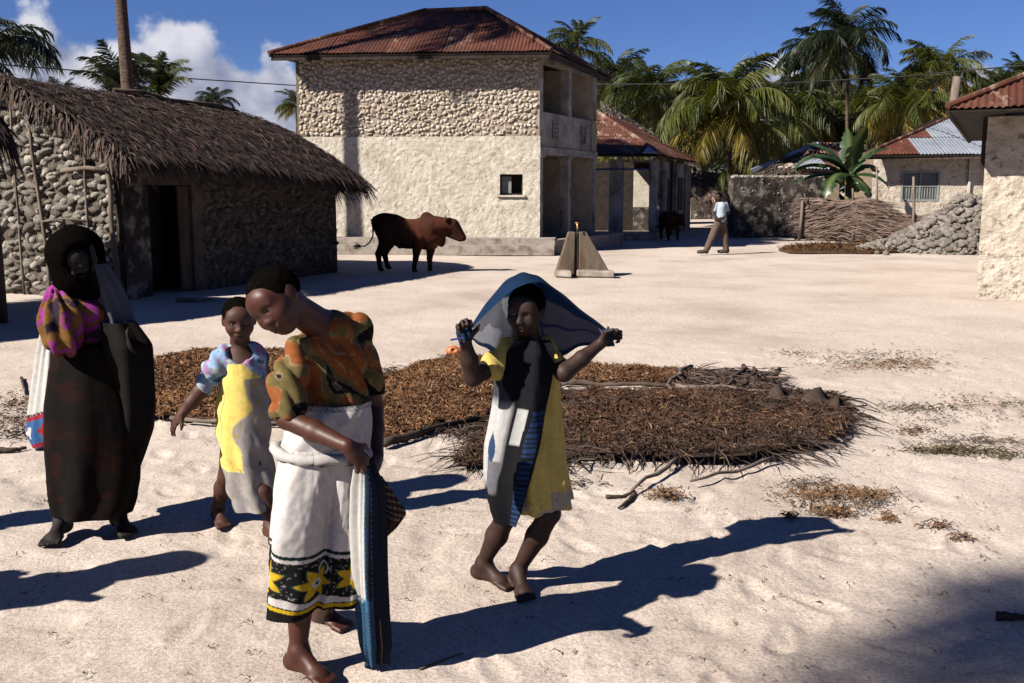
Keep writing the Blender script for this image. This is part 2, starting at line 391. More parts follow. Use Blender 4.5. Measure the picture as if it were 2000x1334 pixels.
M['skin2'] = mat_noise('brown skin', (.055, .023, .014), (.075, .033, .02), 14, .45, .12, 160, .002, spec=.4)
M['hair'] = mat_noise('black hair', (.004, .0035, .003), (.009, .007, .006), 60, 1.0, 1.0, 180, .01, spec=0.0)
M['eye'] = mat_attr('eye', .15, .5, 0, 4, 0)
M['cloth'] = mat_attr('cotton cloth', .92, .08, .13, 55, .35, 420, .0025, trans=.08)
M['sheer'] = mat_attr('thin cotton cloth', .9, .08, .10, 55, .3, 420, .002, trans=.5)
M['hide'] = mat_attr('cow hide', .85, .08, .2, 9, .15, 90, .004)
M['horn'] = mat_noise('horn', (.04, .035, .03), (.1, .085, .07), 10, .5, 0)
M['orange'] = mat_noise('orange clay', (.50, .15, .04), (.62, .22, .07), 8, .5, .2, 60, .005, spec=.4)
M['tarp'] = mat_noise('blue tarpaulin', (.02, .035, .16), (.04, .06, .24), 4, .6, .3, 12, .02)
M['wire'] = mat_noise('cable', (.02, .02, .02), (.05, .05, .05), 4, .6, 0)
M['weave'] = mat_attr('woven palm mat', .95, .08, .3, 30, .4, 60, .01)

# ------------------------------------------------------------------ ground
_fr = np.random.default_rng(77); PRINTS = []
for _k in range(46):                    # barefoot tracks wandering over the square
    _x, _y, _a = _fr.uniform(-4.5, 5.5), 2.6 + 8.0 * _fr.random() ** 1.4, _fr.uniform(0, 6.28)
    for _j in range(_fr.integers(4, 11)):
        _s = .09 * (-1) ** _j
        PRINTS.append((_x - math.sin(_a) * _s, _y + math.cos(_a) * _s, _a + _fr.normal(0, .15), _fr.uniform(.007, .017)))
        _a += _fr.normal(0, .18); _x += math.cos(_a) * .44; _y += math.sin(_a) * .44
def ground_height(X, Y):
    X = np.asarray(X, float); Y = np.asarray(Y, float); P = np.stack([X, Y, 0 * X], -1)
    near = np.clip(1.25 - Y / 13.0, 0.12, 1.0)
    h = .045 * fbm(P * .9, 3, 3) + .022 * near * fbm(P * 3.3, 3, 9) + .013 * near * fbm(P * 9, 2, 15)
    b = vnoise(P * np.array([5.2, 5.2, 1]), 40)         # trodden hollows
    h = h - .016 * near * np.clip((b - .60) / .3, 0, 1) ** 1.2 + .010 * near * np.clip((.35 - b) / .3, 0, 1) - .012
    for px_, py_, a_, d_ in PRINTS:
        m = (np.abs(X - px_) < .24) & (np.abs(Y - py_) < .24)
        if not m.any(): continue
        dx, dy = X[m] - px_, Y[m] - py_; u = (dx * math.cos(a_) + dy * math.sin(a_)) / .115; v = (-dx * math.sin(a_) + dy * math.cos(a_)) / (.044 + .010 * u)
        r = np.sqrt(u * u + v * v); h[m] += d_ * (-np.clip(1.15 - r, 0, 1) ** .8 + .40 * np.exp(-((r - 1.45) / .28) ** 2))
    return h
def make_ground():
    nr, nc = 560, 460
    t = np.linspace(0, 1, nr); y = 2.2 * (45.0 / 2.2) ** t
    sx = np.linspace(-1, 1, nc)
    Yg = np.repeat(y[:, None], nc, 1); Xg = sx[None, :] * (0.75 * y[:, None] + 1.2)
    Z = ground_height(Xg, Yg)
    edge = np.clip((1 - np.abs(sx)) * 10, 0, 1)[None, :] * np.clip((1 - t) * 8, 0, 1)[:, None] * np.clip(t * 20, 0, 1)[:, None]
    Z = Z * edge
    Vn = np.stack([Xg, Yg, Z], -1).reshape(-1, 3); F = grid_faces(nr, nc)
    # the rest of the sheet, out to the horizon, stitched to the rim of the fine part
    rim = [i for i in range(nc)] + [r * nc + nc - 1 for r in range(1, nr)] + [(nr - 1) * nc + j for j in range(nc - 2, -1, -1)] + [r * nc for r in range(nr - 2, 0, -1)]
    rimp = Vn[rim]; c = np.array([0, 15.0, 0]); far = []
    for k in (4.0, 60.0):
        d = unit(rimp - c) * (np.linalg.norm(rimp - c, axis=1, keepdims=True) + k * 12); d[:, 2] = 0; far.append(c + d)
    n0 = len(Vn); m = len(rim); V = np.concatenate([Vn] + far, 0)
    r0 = np.array(rim); r1 = n0 + np.arange(m); r2 = r1 + m; nx = np.roll(np.arange(m), -1)
    F = np.concatenate([F, np.stack([r0[nx], r0, r1, r1[nx]], 1), np.stack([r1[nx], r1, r2, r2[nx]], 1)], 0)
    o = mk('sand_ground', V, F, M['sand'], smooth=True); struct(o); o['label'] = 'pale trodden coral sand of the village square'
make_ground()
def gz(x, y): return float(ground_height(np.array([x]), np.array([y]))[0])

# ------------------------------------------------------------------ stones, roofs, thatch
def stone_template(seed, sub=2, amp=.34):
    bm = bmesh.new(); bmesh.ops.create_icosphere(bm, subdivisions=sub, radius=1.0)
    V = np.array([v.co[:] for v in bm.verts]); F = np.array([[v.index for v in f.verts] for f in bm.faces]); bm.free()
    V = V * (1 + amp * 2 * fbm(V * 1.5 + seed * 7.7, 4, seed, .6)[:, None])
    for k in range(7):                      # broken facets
        d = unit(np.random.default_rng(seed * 10 + k).normal(0, 1, 3)); h = V @ d; V = V - np.clip(h - .78, 0, 9)[:, None] * d * .85
    return V, F
ST = [stone_template(i) for i in range(6)]
def stone_meshes(keys, tag_):
    out = []
    for k in keys:
        for i in range(3):
            V, F = ST[(i + len(out)) % 6]; me = bpy.data.meshes.new('stone'); me.from_pydata(V.tolist(), [], F.tolist())
            me.polygons.foreach_set('use_smooth', np.ones(len(F), dtype=bool)); me.materials.append(M[k]); me.update(); out.append(me)
    return out
SM_HOUSE = stone_meshes(['stone0', 'stone1', 'stone2', 'stone3'], 'h')
SM_CORAL = stone_meshes(['coral0', 'coral1', 'coral2'], 'c')
SM_RUBBLE = stone_meshes(['rubble', 'coral2', 'coral0'], 'r')
def put_stone(me, parent, pos, basis, size):
    o = link('stone', me, parent, world=False)
    m = Matrix.Identity(4)
    for c in range(3):
        for r in range(3): m[r][c] = basis[c][r] * size[c]
    m.translation = Vector(pos) - root_loc(parent); o.matrix_basis = m; return o
def scatter(name, items, mat, parent, kind='stuff'):
    """items: (template index, pos, basis, size) joined into one mesh"""
    Vs, Fs, b = [], [], 0
    for ti, pos, basis, size in items:
        V, F = ST[ti]; Mx = np.array([np.array(basis[c]) * size[c] for c in range(3)])
        Vs.append(V @ Mx + np.array(pos)); Fs.append(F + b); b += len(V)
    return mk(name, np.concatenate(Vs), np.concatenate(Fs), mat, parent, True, kind=kind)
def wall_stones(parent, O, ud, nd, u0, u1, v0, v1, sw, sh, meshes, inside=None, proud=.02, depth=.06, maxparts=300, stuffmat=None, jit=.35, rj=.3, fat=.53):
    O, ud, nd = Vector(O), Vector(ud).normalized(), Vector(nd).normalized(); up = Vector((0, 0, 1)); cand = []
    rows = max(1, int(round((v1 - v0) / sh))); hh = (v1 - v0) / rows
    for r in range(rows):
        u = u0 + random.uniform(0, sw * .6)
        while u < u1:
            w = sw * random.choice((random.uniform(.45, .9), random.uniform(.8, 1.3), random.uniform(1.2, 1.75))); uc, vc = u + w / 2, v0 + (r + .5) * hh + random.gauss(0, hh * rj)
            if uc + w * .4 < u1 + .02 and (inside is None or inside(uc, vc)): cand.append((w, uc, vc))
            u += w * .93
    cand.sort(reverse=True); rest = []
    for i, (w, uc, vc) in enumerate(cand):
        a = random.uniform(-jit, jit); ux = ud * math.cos(a) + up * math.sin(a); uz = up * math.cos(a) - ud * math.sin(a)
        sz = (w * fat, depth * random.uniform(.75, 1.3), hh * random.uniform(.42, .80)); pos = O + ud * uc + up * vc + nd * (proud * random.uniform(-.6, 1.0) - depth * .3)
        if random.random() < .5: ux, uz = -ux, -uz
        if i < maxparts: put_stone(random.choice(meshes), parent, pos, (ux, nd, uz), sz)
        else: rest.append((random.randrange(6), pos, (ux, nd, uz), sz))
    if rest: scatter('small_stones', rest, stuffmat or meshes[0].materials[0], parent)
    return len(cand)
def relief_wall(name, O, ud, nd, W, v0, v1, mat, parent, amp=.03, res=.03, holes=(), seed=1, freq=7.0, side=0.0):
    O, ud, nd = np.array(O), np.array(Vector(ud).normalized()), np.array(Vector(nd).normalized())
    nu, nv = int(W / res) + 2, int((v1 - v0) / res) + 2; u = np.linspace(0, W, nu); v = np.linspace(v0, v1, nv)
    U, Vv = np.meshgrid(u, v); P2 = np.stack([U, Vv, 0 * U], -1)
    d = fbm(P2 * freq, 3, seed) + .6 * np.clip(vnoise(P2 * freq * 1.6, seed + 5) - .62, 0, 1) * -2.2 + .5 * fbm(P2 * 1.1, 2, seed + 9)
    d = amp * d
    P = O + U[..., None] * ud + d[..., None] * nd; P[..., 2] = Vv + (O[2] if False else 0)
    F = grid_faces(nv, nu); cu, cv = (U[:-1, :-1] + U[1:, 1:]).ravel() / 2, (Vv[:-1, :-1] + Vv[1:, 1:]).ravel() / 2
    keep = np.ones(len(F), bool)
    for a, b, c, e in holes: keep &= ~((cu > a) & (cu < b) & (cv > c) & (cv < e))
    return mk(name, P.reshape(-1, 3), F[keep], mat, parent, True)
def corrugated(parent, poly, mats, sheet=.76, row=1.9, period=.095, amp=.012, name='roof_sheet', under=True, label=None):
    poly = [Vector(p) for p in poly]; A = poly[0]; u = (poly[1] - A).normalized(); n = u.cross(poly[-1] - A).normalized()
    if n.z < 0: n = -n
    v = n.cross(u); 
    if v.z < 0: v = -v
    q = [((p - A).dot(u), (p - A).dot(v)) for p in poly]
    def span(x):
        ys = []
        for i in range(len(q)):
            (a, b), (c, d) = q[i], q[(i + 1) % len(q)]
            if abs(c - a) < 1e-6:
                if abs(x - a) < 1e-4: ys += [b, d]
            elif min(a, c) - 1e-6 <= x <= max(a, c) + 1e-6: ys.append(b + (d - b) * (x - a) / (c - a))
        return (min(ys), max(ys)) if ys else (0, 0)
    u0, u1 = min(p[0] for p in q), max(p[0] for p in q); vt = max(p[1] for p in q); k = 0; x = u0; res = []
    while x < u1 - .02:
        w = sheet * random.uniform(.92, 1.05); xs = np.linspace(x, min(x + w + .03, u1), 37); r = 0
        while r * row < vt:
            Vv, F = [], []; ok = False; tilt = random.uniform(-.006, .012)
            for i, xx in enumerate(xs):
                a, b = span(xx); lo, hi = max(a, r * row - (0 if r else .0)), min(b, (r + 1) * row + .1)
                if r == 0: lo -= random.uniform(0, .015)
                if hi < lo: hi = lo = min(max(lo, a), b)
                else: ok = ok or hi - lo > .05
                h = amp * math.cos(2 * PI * (xx - u0) / period) + .012 * r + .01 * (k % 2)
                Vv += [A + u * xx + v * lo + n * (h + .012), A + u * xx + v * hi + n * (h + tilt)]
                if i: F.append([2 * i - 2, 2 * i, 2 * i + 1, 2 * i - 1])
            if ok: res.append(mk(name, Vv, F, random.choice(mats), parent, True, label=None))
            r += 1
        x += w; k += 1
    if under:
        MB().prism([p - n * .03 for p in poly], -n * .05).build('roof_frame', M['dark_wood'], parent)
    return res
def thatch(parent, stations, nb, L=.5, w=.03, base=(.095, .068, .057), name='thatch', fringe=1500, thick=.12, dirt=.35, bulge=.08, seed=0, verge=None):
    """stations: list of (ridge point, eave point); blades lie down the slope"""
    rng = np.random.default_rng(100 + seed); R = np.array([s[0] for s in stations], float); E = np.array([s[1] for s in stations], float); ns = len(R)
    nu = 8 * (ns - 1) + 1; tt = np.linspace(0, ns - 1, nu)
    def lerp(A, t): i = np.clip(np.floor(t).astype(int), 0, ns - 2); f = (t - i)[:, None]; return A[i] * (1 - f) + A[i + 1] * f
    def S(t, b):
        r, e = lerp(R, t), lerp(E, t); p = r + (e - r) * b[:, None]; p[:, 2] += bulge * np.sin(np.pi * np.clip(b, 0, 1)) - .05 * np.clip(b - .8, 0, 1); return p
    bb = np.linspace(0, 1, 10); T, Bq = np.meshgrid(tt, bb, indexing='ij')
    top = S(T.ravel(), Bq.ravel()); bot = top.copy(); bot[:, 2] -= thick; F1 = grid_faces(nu, 10); n = len(top)
    ring = [i * 10 for i in range(nu)] + [(nu - 1) * 10 + j for j in range(1, 10)] + [i * 10 + 9 for i in range(nu - 2, -1, -1)] + [j for j in range(8, 0, -1)]
    rg = np.array(ring); rn = np.roll(rg, -1); F = np.concatenate([F1, F1[:, ::-1] + n, np.stack([rg, rn, rn + n, rg + n], 1)], 0)
    roof = mk('thatch_bed', np.concatenate([top, bot]), F, M['thatch'], parent, True, col=np.tile(np.array(base) * .55, (2 * n, 1)))
    lens = np.linalg.norm(np.diff((R + E) / 2, axis=0), axis=1) + np.linalg.norm(np.diff(E, axis=0), axis=1); cdf = np.concatenate([[0], np.cumsum(lens)]) / lens.sum()
    def samp(m): return np.interp(rng.random(m), cdf, np.arange(ns))
    t = np.concatenate([samp(nb), samp(fringe)]); b = np.concatenate([np.sqrt(rng.random(nb)) * .99, rng.uniform(.9, 1.0, fringe)])
    b[:nb] = (np.floor(b[:nb] * 9) + rng.random(nb) ** 2) / 9
    P = S(t, b); P2 = S(t, b + .02); D = unit(P2 - P); Tn = unit(S(np.clip(t + .02, 0, ns - 1), b) - S(np.clip(t - .02, 0, ns - 1), b))
    Nn = np.cross(Tn, D); Nn = unit(np.where(Nn[:, 2:3] < 0, -Nn, Nn))
    ang = rng.normal(0, .28, len(P))[:, None]; D2 = unit(D * np.cos(ang) + Tn * np.sin(ang) + Nn * rng.uniform(-.02, .16, (len(P), 1)))
    W = unit(np.cross(D2, Nn) + Nn * rng.normal(0, .4, (len(P), 1))); Ln = L * rng.uniform(.45, 1.25, len(P))
    dr = np.where(np.arange(len(P)) >= nb, rng.uniform(.3, .9, len(P)), rng.uniform(-.02, .12, len(P)))
    V, Fb = blades(P + Nn * rng.uniform(0, .05, (len(P), 1)), D2, W, Nn, Ln, w * rng.uniform(.5, 1.4, len(P)), .03, dr, .3)
    c = np.array(base) * (rng.uniform(1 - dirt, 1 + dirt * 1.5, (len(P), 1)) ** 1.6) * (1 + rng.normal(0, .05, (len(P), 3)))
    pale = rng.random(len(P)) < .07; c[pale] *= 2.0
    o = mk(name, V, Fb, M['thatch'], parent, False, col=np.repeat(np.clip(c, .004, .6), 6, 0), kind='stuff')
    return roof
# ------------------------------------------------------------------ the two-storey coral house
UPV = Vector((0, 0, 1))
def main_house():
    zp, zm, zt = .40, 3.02, 5.22
    FL = at(588, 465, 26.95); FL.z = 0; FR = at(1053, 463, 26.4); FR.z = 0; SB = at(1163, 400, 30.5); SB.z = 0
    u = (FR - FL).normalized(); W = (FR - FL).length; n = Vector((u.y, -u.x, 0))
    s = (SB - FR).normalized(); D = (SB - FR).length; inn = Vector((-s.y, s.x, 0))
    t = thing('stone_house', 'large two storey coral stone house with rusty hipped roof and side loggia', 'house', FL)
    bk = FL + s * D
    m = MB()                                                     # front wall core with the window opening left free
    wu0, wu1, wz0, wz1 = [(at(px, 360, 26.45) - FL).dot(u) for px in (976, 1021)] + [at(990, 381, 26.45).z, at(990, 341, 26.45).z]
    def slab(a, b, c, d, th=.34, off=0.0): m.prism([FL + u * a + UPV * c - n * off, FL + u * b + UPV * c - n * off, FL + u * b + UPV * d - n * off, FL + u * a + UPV * d - n * off], -n * th)
    slab(0, wu0, zp, zt); slab(wu1, W, zp, zt); slab(wu0, wu1, zp, wz0); slab(wu0, wu1, wz1, zt)
    m.prism([FL, FL + u * .34, bk + u * .34, bk], UPV * zt)      # left side wall
    m.prism([bk, bk + u * (W - .02), bk + u * (W - .02) - s * .3, bk - s * .3], UPV * zt)
    m.build('wall', M['mortar_pale'], t)
    hole = (wu0, wu1, wz0, wz1)
    relief_wall('plaster', FL + n * .045, u, n, W + .02, zp, zm, M['plaster'], t, .030, .024, [hole], 3, 12)
    MB().prism([FL + n * .03 + UPV * (zm - .03), FR + n * .03 + UPV * (zm - .03), FR + UPV * (zm - .03), FL + UPV * (zm - .03)], UPV * .03).build('plaster_edge', M['plaster'], t)
    wall_stones(t, FL, u, n, .03, W - .05, zm + .02, zt - .02, .120, .084, SM_HOUSE, None, .020, .05, 300, M['stone1'], .8, .48)
    ob = MB()                                                    # window: reveal, shutter, dark sheet standing in for the unlit room
    cu, cz, ww, wh = (wu0 + wu1) / 2, (wz0 + wz1) / 2, wu1 - wu0, wz1 - wz0; pc = FL + u * cu + UPV * cz
    w = MB(); 
    for a in (-1, 1): w.box(pc + u * a * (ww / 2 - .02) - n * .14, (.045, .07, wh), u, n, UPV)
    for a in (-1, 1): w.box(pc + UPV * a * (wh / 2 - .02) - n * .14, (ww - .09, .07, .045), u, n, UPV)
    wf = w.build('window_frame', M['dark_wood'], t)
    MB().box(pc - u * (ww * .25) - n * .12, (ww * .47, .03, wh - .1), u, n, UPV).build('shutter', M['frame_grey'], t)
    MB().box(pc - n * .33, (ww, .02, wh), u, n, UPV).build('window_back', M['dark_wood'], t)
    MB().box(pc - UPV * (wh / 2 + .025) + n * .06, (ww + .14, .09, .05), u, n, UPV).build('window_sill', M['plaster'], t)
    # terrace steps in front
    a0, a1 = FL - u * .6, FR + u * .45
    MB().prism([a0 + n * .75, a1 + n * .75, a1 - n * .0, a0 - n * .0], UPV * zp).build('terrace', M['concrete2'], t)
    MB().prism([a0 + n * 1.25, a1 + n * 1.2, a1 + n * .752, a0 + n * .752], UPV * .24).build('terrace_step', M['concrete2'], t)
    MB().prism([a1 + n * .7, a1 - n * 0, SB + inn * 0 - inn * .5, SB - inn * .9], UPV * .36).build('side_terrace', M['concrete2'], t)
    # loggia on the right hand side
    zf, zpar, zbeam = 2.72, 3.66, 4.92; cw = .24
    mid = .50 * D
    for k, d in enumerate((0.0, mid, D)):
        c = FR + s * (d + (cw / 2 if k == 0 else -cw / 2 if k == 2 else 0)) + inn * cw / 2
        MB().box(c + UPV * (zp + zf - .16) / 2, (cw, cw, zf - .16 - zp), s, inn, UPV).build('lower_column', M['whitewash'], t)
        MB().box(c + UPV * (zpar + zbeam) / 2, (cw, cw, zbeam - zpar), s, inn, UPV).build('upper_column', M['whitewash'], t)
        MB().box(c + UPV * (zf - .20), (cw + .10, cw + .10, .08), s, inn, UPV).build('column_cap', M['whitewash'], t)
    def sb(name, d0, d1, i0, i1, z0, z1, mat): return MB().prism([FR + s * d0 + inn * i0 + UPV * z0, FR + s * d1 + inn * i0 + UPV * z0, FR + s * d1 + inn * i1 + UPV * z0, FR + s * d0 + inn * i1 + UPV * z0], UPV * (z1 - z0)).build(name, mat, t)
    sb('floor_slab', 0, D, 0, 1.5, zf - .16, zf, M['whitewash']); sb('floor_band', -.03, D + .03, -.04, -.002, zf - .16, zf + .03, M['whitewash'])
    sb('lintel_beam', 0, D, 0, .24, zbeam, zt, M['whitewash'])
    sb('inner_wall', .3, D, 1.5, 1.7, zp, zt, M['whitewash']); sb('end_wall', D - .2, D, .24, 1.5, zp, zt, M['whitewash'])
    sb('ceiling', 0, D, .24, 1.5, zt - .1, zt - .02, M['dark_wood'])
    for k, (d0, d1) in enumerate(((cw * .0, mid), (mid, D))):
        p = sb('parapet', d0, d1 - .004, .02, .16, zf + .002, zpar, M['whitewash'])
        c = FR + s * (d0 + (d1 - d0) * .5) + UPV * (zf + .5) - inn * .0
        v = MB().box(c + inn * .012, (.40, .02, .50), s, inn, UPV).build('vent_block', M['dark_wood'], t)  # dark panel stands in for the shaded holes of the lattice
        for i in range(4): MB().box(c + s * (i - 1.5) * .12 - inn * .005, (.035, .03, .50), s, inn, UPV).build('lattice_bar', M['whitewash'], v)
        for i in range(5): MB().box(c + UPV * (i - 2) * .115 - inn * .008, (.40, .03, .03), s, inn, UPV).build('lattice_rail', M['whitewash'], v)
    sb('door', D * .55, D * .8, 1.46, 1.5, zp, zp + 1.9, M['dark_wood']); sb('upper_door', D * .15, D * .38, 1.46, 1.5, zf, zf + 1.9, M['dark_wood'])
    # hipped roof of corrugated sheets
    EL = at(524, 103, 26.35); ER = at(1077, 102, 25.75); z0 = (EL.z + ER.z) / 2; EL.z = ER.z = z0
    RR = at(950, 19, 28.9); RL = at(832, 21, 29.2); RL.z = RR.z
    EB = at(1194, 153, 31.9); EB.z = z0; EC = EL + (EB - ER)
    rm = [M['rust0'], M['rust0'], M['rust1'], M['rust2']]
    corrugated(t, [EL, ER, RR, RL], rm); corrugated(t, [ER, EB, RR], rm); corrugated(t, [EB, EC, RL, RR], rm); corrugated(t, [EC, EL, RL], rm)
    for a, b in ((ER, RR), (EL, RL), (RL, RR), (EB, RR)):
        MB().tube([a + UPV * .03, b + UPV * .05], .055, 8).build('ridge_cap', M['rust2'], t)
    for a, b in ((EL, ER), (ER, EB)):
        d = (b - a).normalized(); MB().box((a + b) / 2 - UPV * .1 + d.cross(UPV) * -.06, ((b - a).length - .1, .03, .12), d, d.cross(UPV), UPV).build('fascia_board', M['dark_wood'], t)
main_house()

# ------------------------------------------------------------------ thatched coral hut on the left
def hut():
    A = Vector((-5.86, 15.0, 0)); B = Vector((-3.54, 20.2, 0)); e = (B - A).normalized(); L = (B - A).length
    nf = Vector((e.y, -e.x, 0)); g = -nf; HW = 2.2
    t = thing('thatched_hut', 'low coral rag hut under a shaggy dark palm thatch roof', 'hut', A)
    def P(a, b, z): return A + e * a + g * b + UPV * z
    # walls (core), with the door opening in the shaded front
    m = MB(); th = .3
    def ws(a0, a1, z0, z1): m.prism([P(a0, 0, z0), P(a1, 0, z0), P(a1, 0, z1), P(a0, 0, z1)], g * th)
    ws(0, .56, 0, 2.0); ws(1.55, L, 0, 2.0); ws(.56, 1.55, 1.72, 2.0)
    m.prism([P(0, 0, 0), P(0, 2 * HW, 0), P(0, 2 * HW, 1.95), P(0, HW, 3.35), P(0, 0, 1.95)], e * th)
    m.prism([P(L - th, 0, 0), P(L - th, 2 * HW, 0), P(L - th, 2 * HW, 1.9), P(L - th, 0, 1.9)], e * th)
    m.prism([P(0, 2 * HW - th, 0), P(L, 2 * HW - th, 0), P(L, 2 * HW - th, 1.9), P(0, 2 * HW - th, 1.9)], g * th)
    m.build('wall', M['mortar_dark'], t)
    wall_stones(t, A, g, -e, .06, 2 * HW - .05, .0, 3.3, .155, .115, SM_CORAL, lambda u, v: v < 1.98 + min(u, 2 * HW - u) * .62 - .05 and u < 3.3, .035, .095, 300, M['coral0'], .6, .4, .62)
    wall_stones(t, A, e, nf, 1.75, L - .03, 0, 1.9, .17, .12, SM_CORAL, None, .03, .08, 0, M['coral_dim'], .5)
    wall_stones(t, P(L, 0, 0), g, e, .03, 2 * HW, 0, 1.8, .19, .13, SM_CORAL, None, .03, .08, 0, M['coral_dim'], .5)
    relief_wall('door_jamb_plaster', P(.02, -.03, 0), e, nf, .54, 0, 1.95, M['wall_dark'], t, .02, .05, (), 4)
    MB().prism([P(1.30, .06, .02), P(1.54, .06, .02), P(1.54, .06, 1.7), P(1.30, .06, 1.7)], g * .04).build('door_leaf', M['wood'], t)
    MB().prism([P(.57, .6, 0), P(1.5, .6, 0), P(1.5, .6, 1.7), P(.57, .6, 1.7)], g * .04).build('doorway_dark_sheet', M['dark_wood'], t)  # dark sheet in place of the shade inside the doorway
    for b, lean, r in ((.0, .02, .04), (.62, -.02, .022), (1.42, .05, .03), (2.02, .0, .02)):
        zt = 1.98 + b * .58
        q = [P(-.09, b + lean * k, zt * k / 5) + Vector((random.uniform(-.02, .02), random.uniform(-.02, .02), 0)) for k in range(6)]
        MB().tube(q, [r * (1.1 - .05 * k) for k in range(6)], 7).build('wall_pole', M['pole'], t, True)
    MB().tube([P(-.12, .1, 1.93), P(-.11, .5, 1.97), P(-.12, 1.0, 1.93)], .035, 7).build('eave_pole', M['pole'], t, True)
    MB().tube([P(-.10, .55, 1.18), P(-.11, 1.0, 1.21), P(-.10, 1.5, 1.16)], .016, 6).build('eave_pole', M['pole'], t, True)
    R0, R1, R2 = P(-.38, HW, 3.40), P(2.6, HW, 3.30), P(5.5, HW, 3.18); o = .56
    st = [(R0, P(-.38, -o, 2.13)), (R1, P(2.6, -o, 2.02)), (R2, P(4.8, -o, 1.90)), (R2, P(L + .34, -o + .05, 1.75)), (R2, P(L + .5, HW, 1.7)),
          (R2, P(L + .55, 2 * HW + o, 1.6)), (R2, P(4.8, 2 * HW + o, 1.75)), (R0, P(-.38, 2 * HW + o, 1.85))]
    thatch(t, st, 40000, .38, .015, (.062, .044, .039), fringe=4200, bulge=.16, seed=1)
    # gable verge
    rng = np.random.default_rng(5); k = 1300; f = rng.random(k)[:, None]; a, b = np.array(R0), np.array(st[0][1])
    Pv = a + (b - a) * f + np.array(e) * rng.uniform(-.05, .35, (k, 1)) + np.array([0, 0, 1]) * rng.uniform(-.05, .06, (k, 1)); Pv[:, 2] += .08 * np.sin(np.pi * f[:, 0])
    D = unit(np.array(-e) * rng.uniform(.1, 1.0, (k, 1)) + (b - a) / 3.2 * rng.uniform(.2, 1.1, (k, 1)) + rng.normal(0, .15, (k, 3))); Wd = unit(np.cross(D, [0, 0, 1.0]) + rng.normal(0, .3, (k, 3)))
    Vb, Fb = blades(Pv, D, Wd, np.tile([0, 0, 1.0], (k, 1)), rng.uniform(.15, .38, k), rng.uniform(.012, .035, k), .02, rng.uniform(.3, .9, k), .3)
    mk('verge_thatch', Vb, Fb, M['thatch'], t, col=np.repeat(np.array([.10, .072, .06]) * rng.uniform(.5, 1.9, (k, 1)), 6, 0), kind='stuff')
    q = [P(2.2 + .66 * i, HW, 3.36 - .026 * i + .03 * math.sin(i * 2)) for i in range(6)]
    MB().tube(q, [.05, .07, .06, .07, .07, .05], 8).build('ridge_bundle', M['wood'], t, True)
    return A, e, g
hut()
def kitchen_hut():
    C = Vector((-6.16, 12.42, 0)); d = Vector((.60, .80, 0)).normalized(); b = Vector((-d.y, d.x, 0))
    t = thing('kitchen_hut', 'dark thatched hut at the left edge, its roof corner covering the coral gable', 'hut', C - d * 2.2 + b * .9)
    def P(a, c, z): return C + d * a + b * c + UPV * z
    MB().prism([P(-4.6, .35, 0), P(-.5, .35, 0), P(-.5, 1.3, 0), P(-4.6, 1.3, 0)], UPV * 2.3).build('wall', M['wall_dark'], t)
    r0, r1 = P(-.35, .8, 3.12), P(-4.8, .8, 3.1)
    st = [(r1, P(-5, -.05, 2.35)), (r0, P(-.1, -.05, 2.38)), (r0, P(0.05, .8, 2.40)), (r0, P(.45, 1.9, 2.3)), (r0, P(-.1, 3.1, 2.2)), (r1, P(-5, 3.2, 2.15))]
    thatch(t, st, 3000, .42, .03, (.05, .038, .034), fringe=1200, seed=2)
    for a in (-.15, -2.2): MB().tube([P(a, .16, 0), P(a, .17, 2.4)], .05, 8).build('post', M['wood'], t, True)
kitchen_hut()

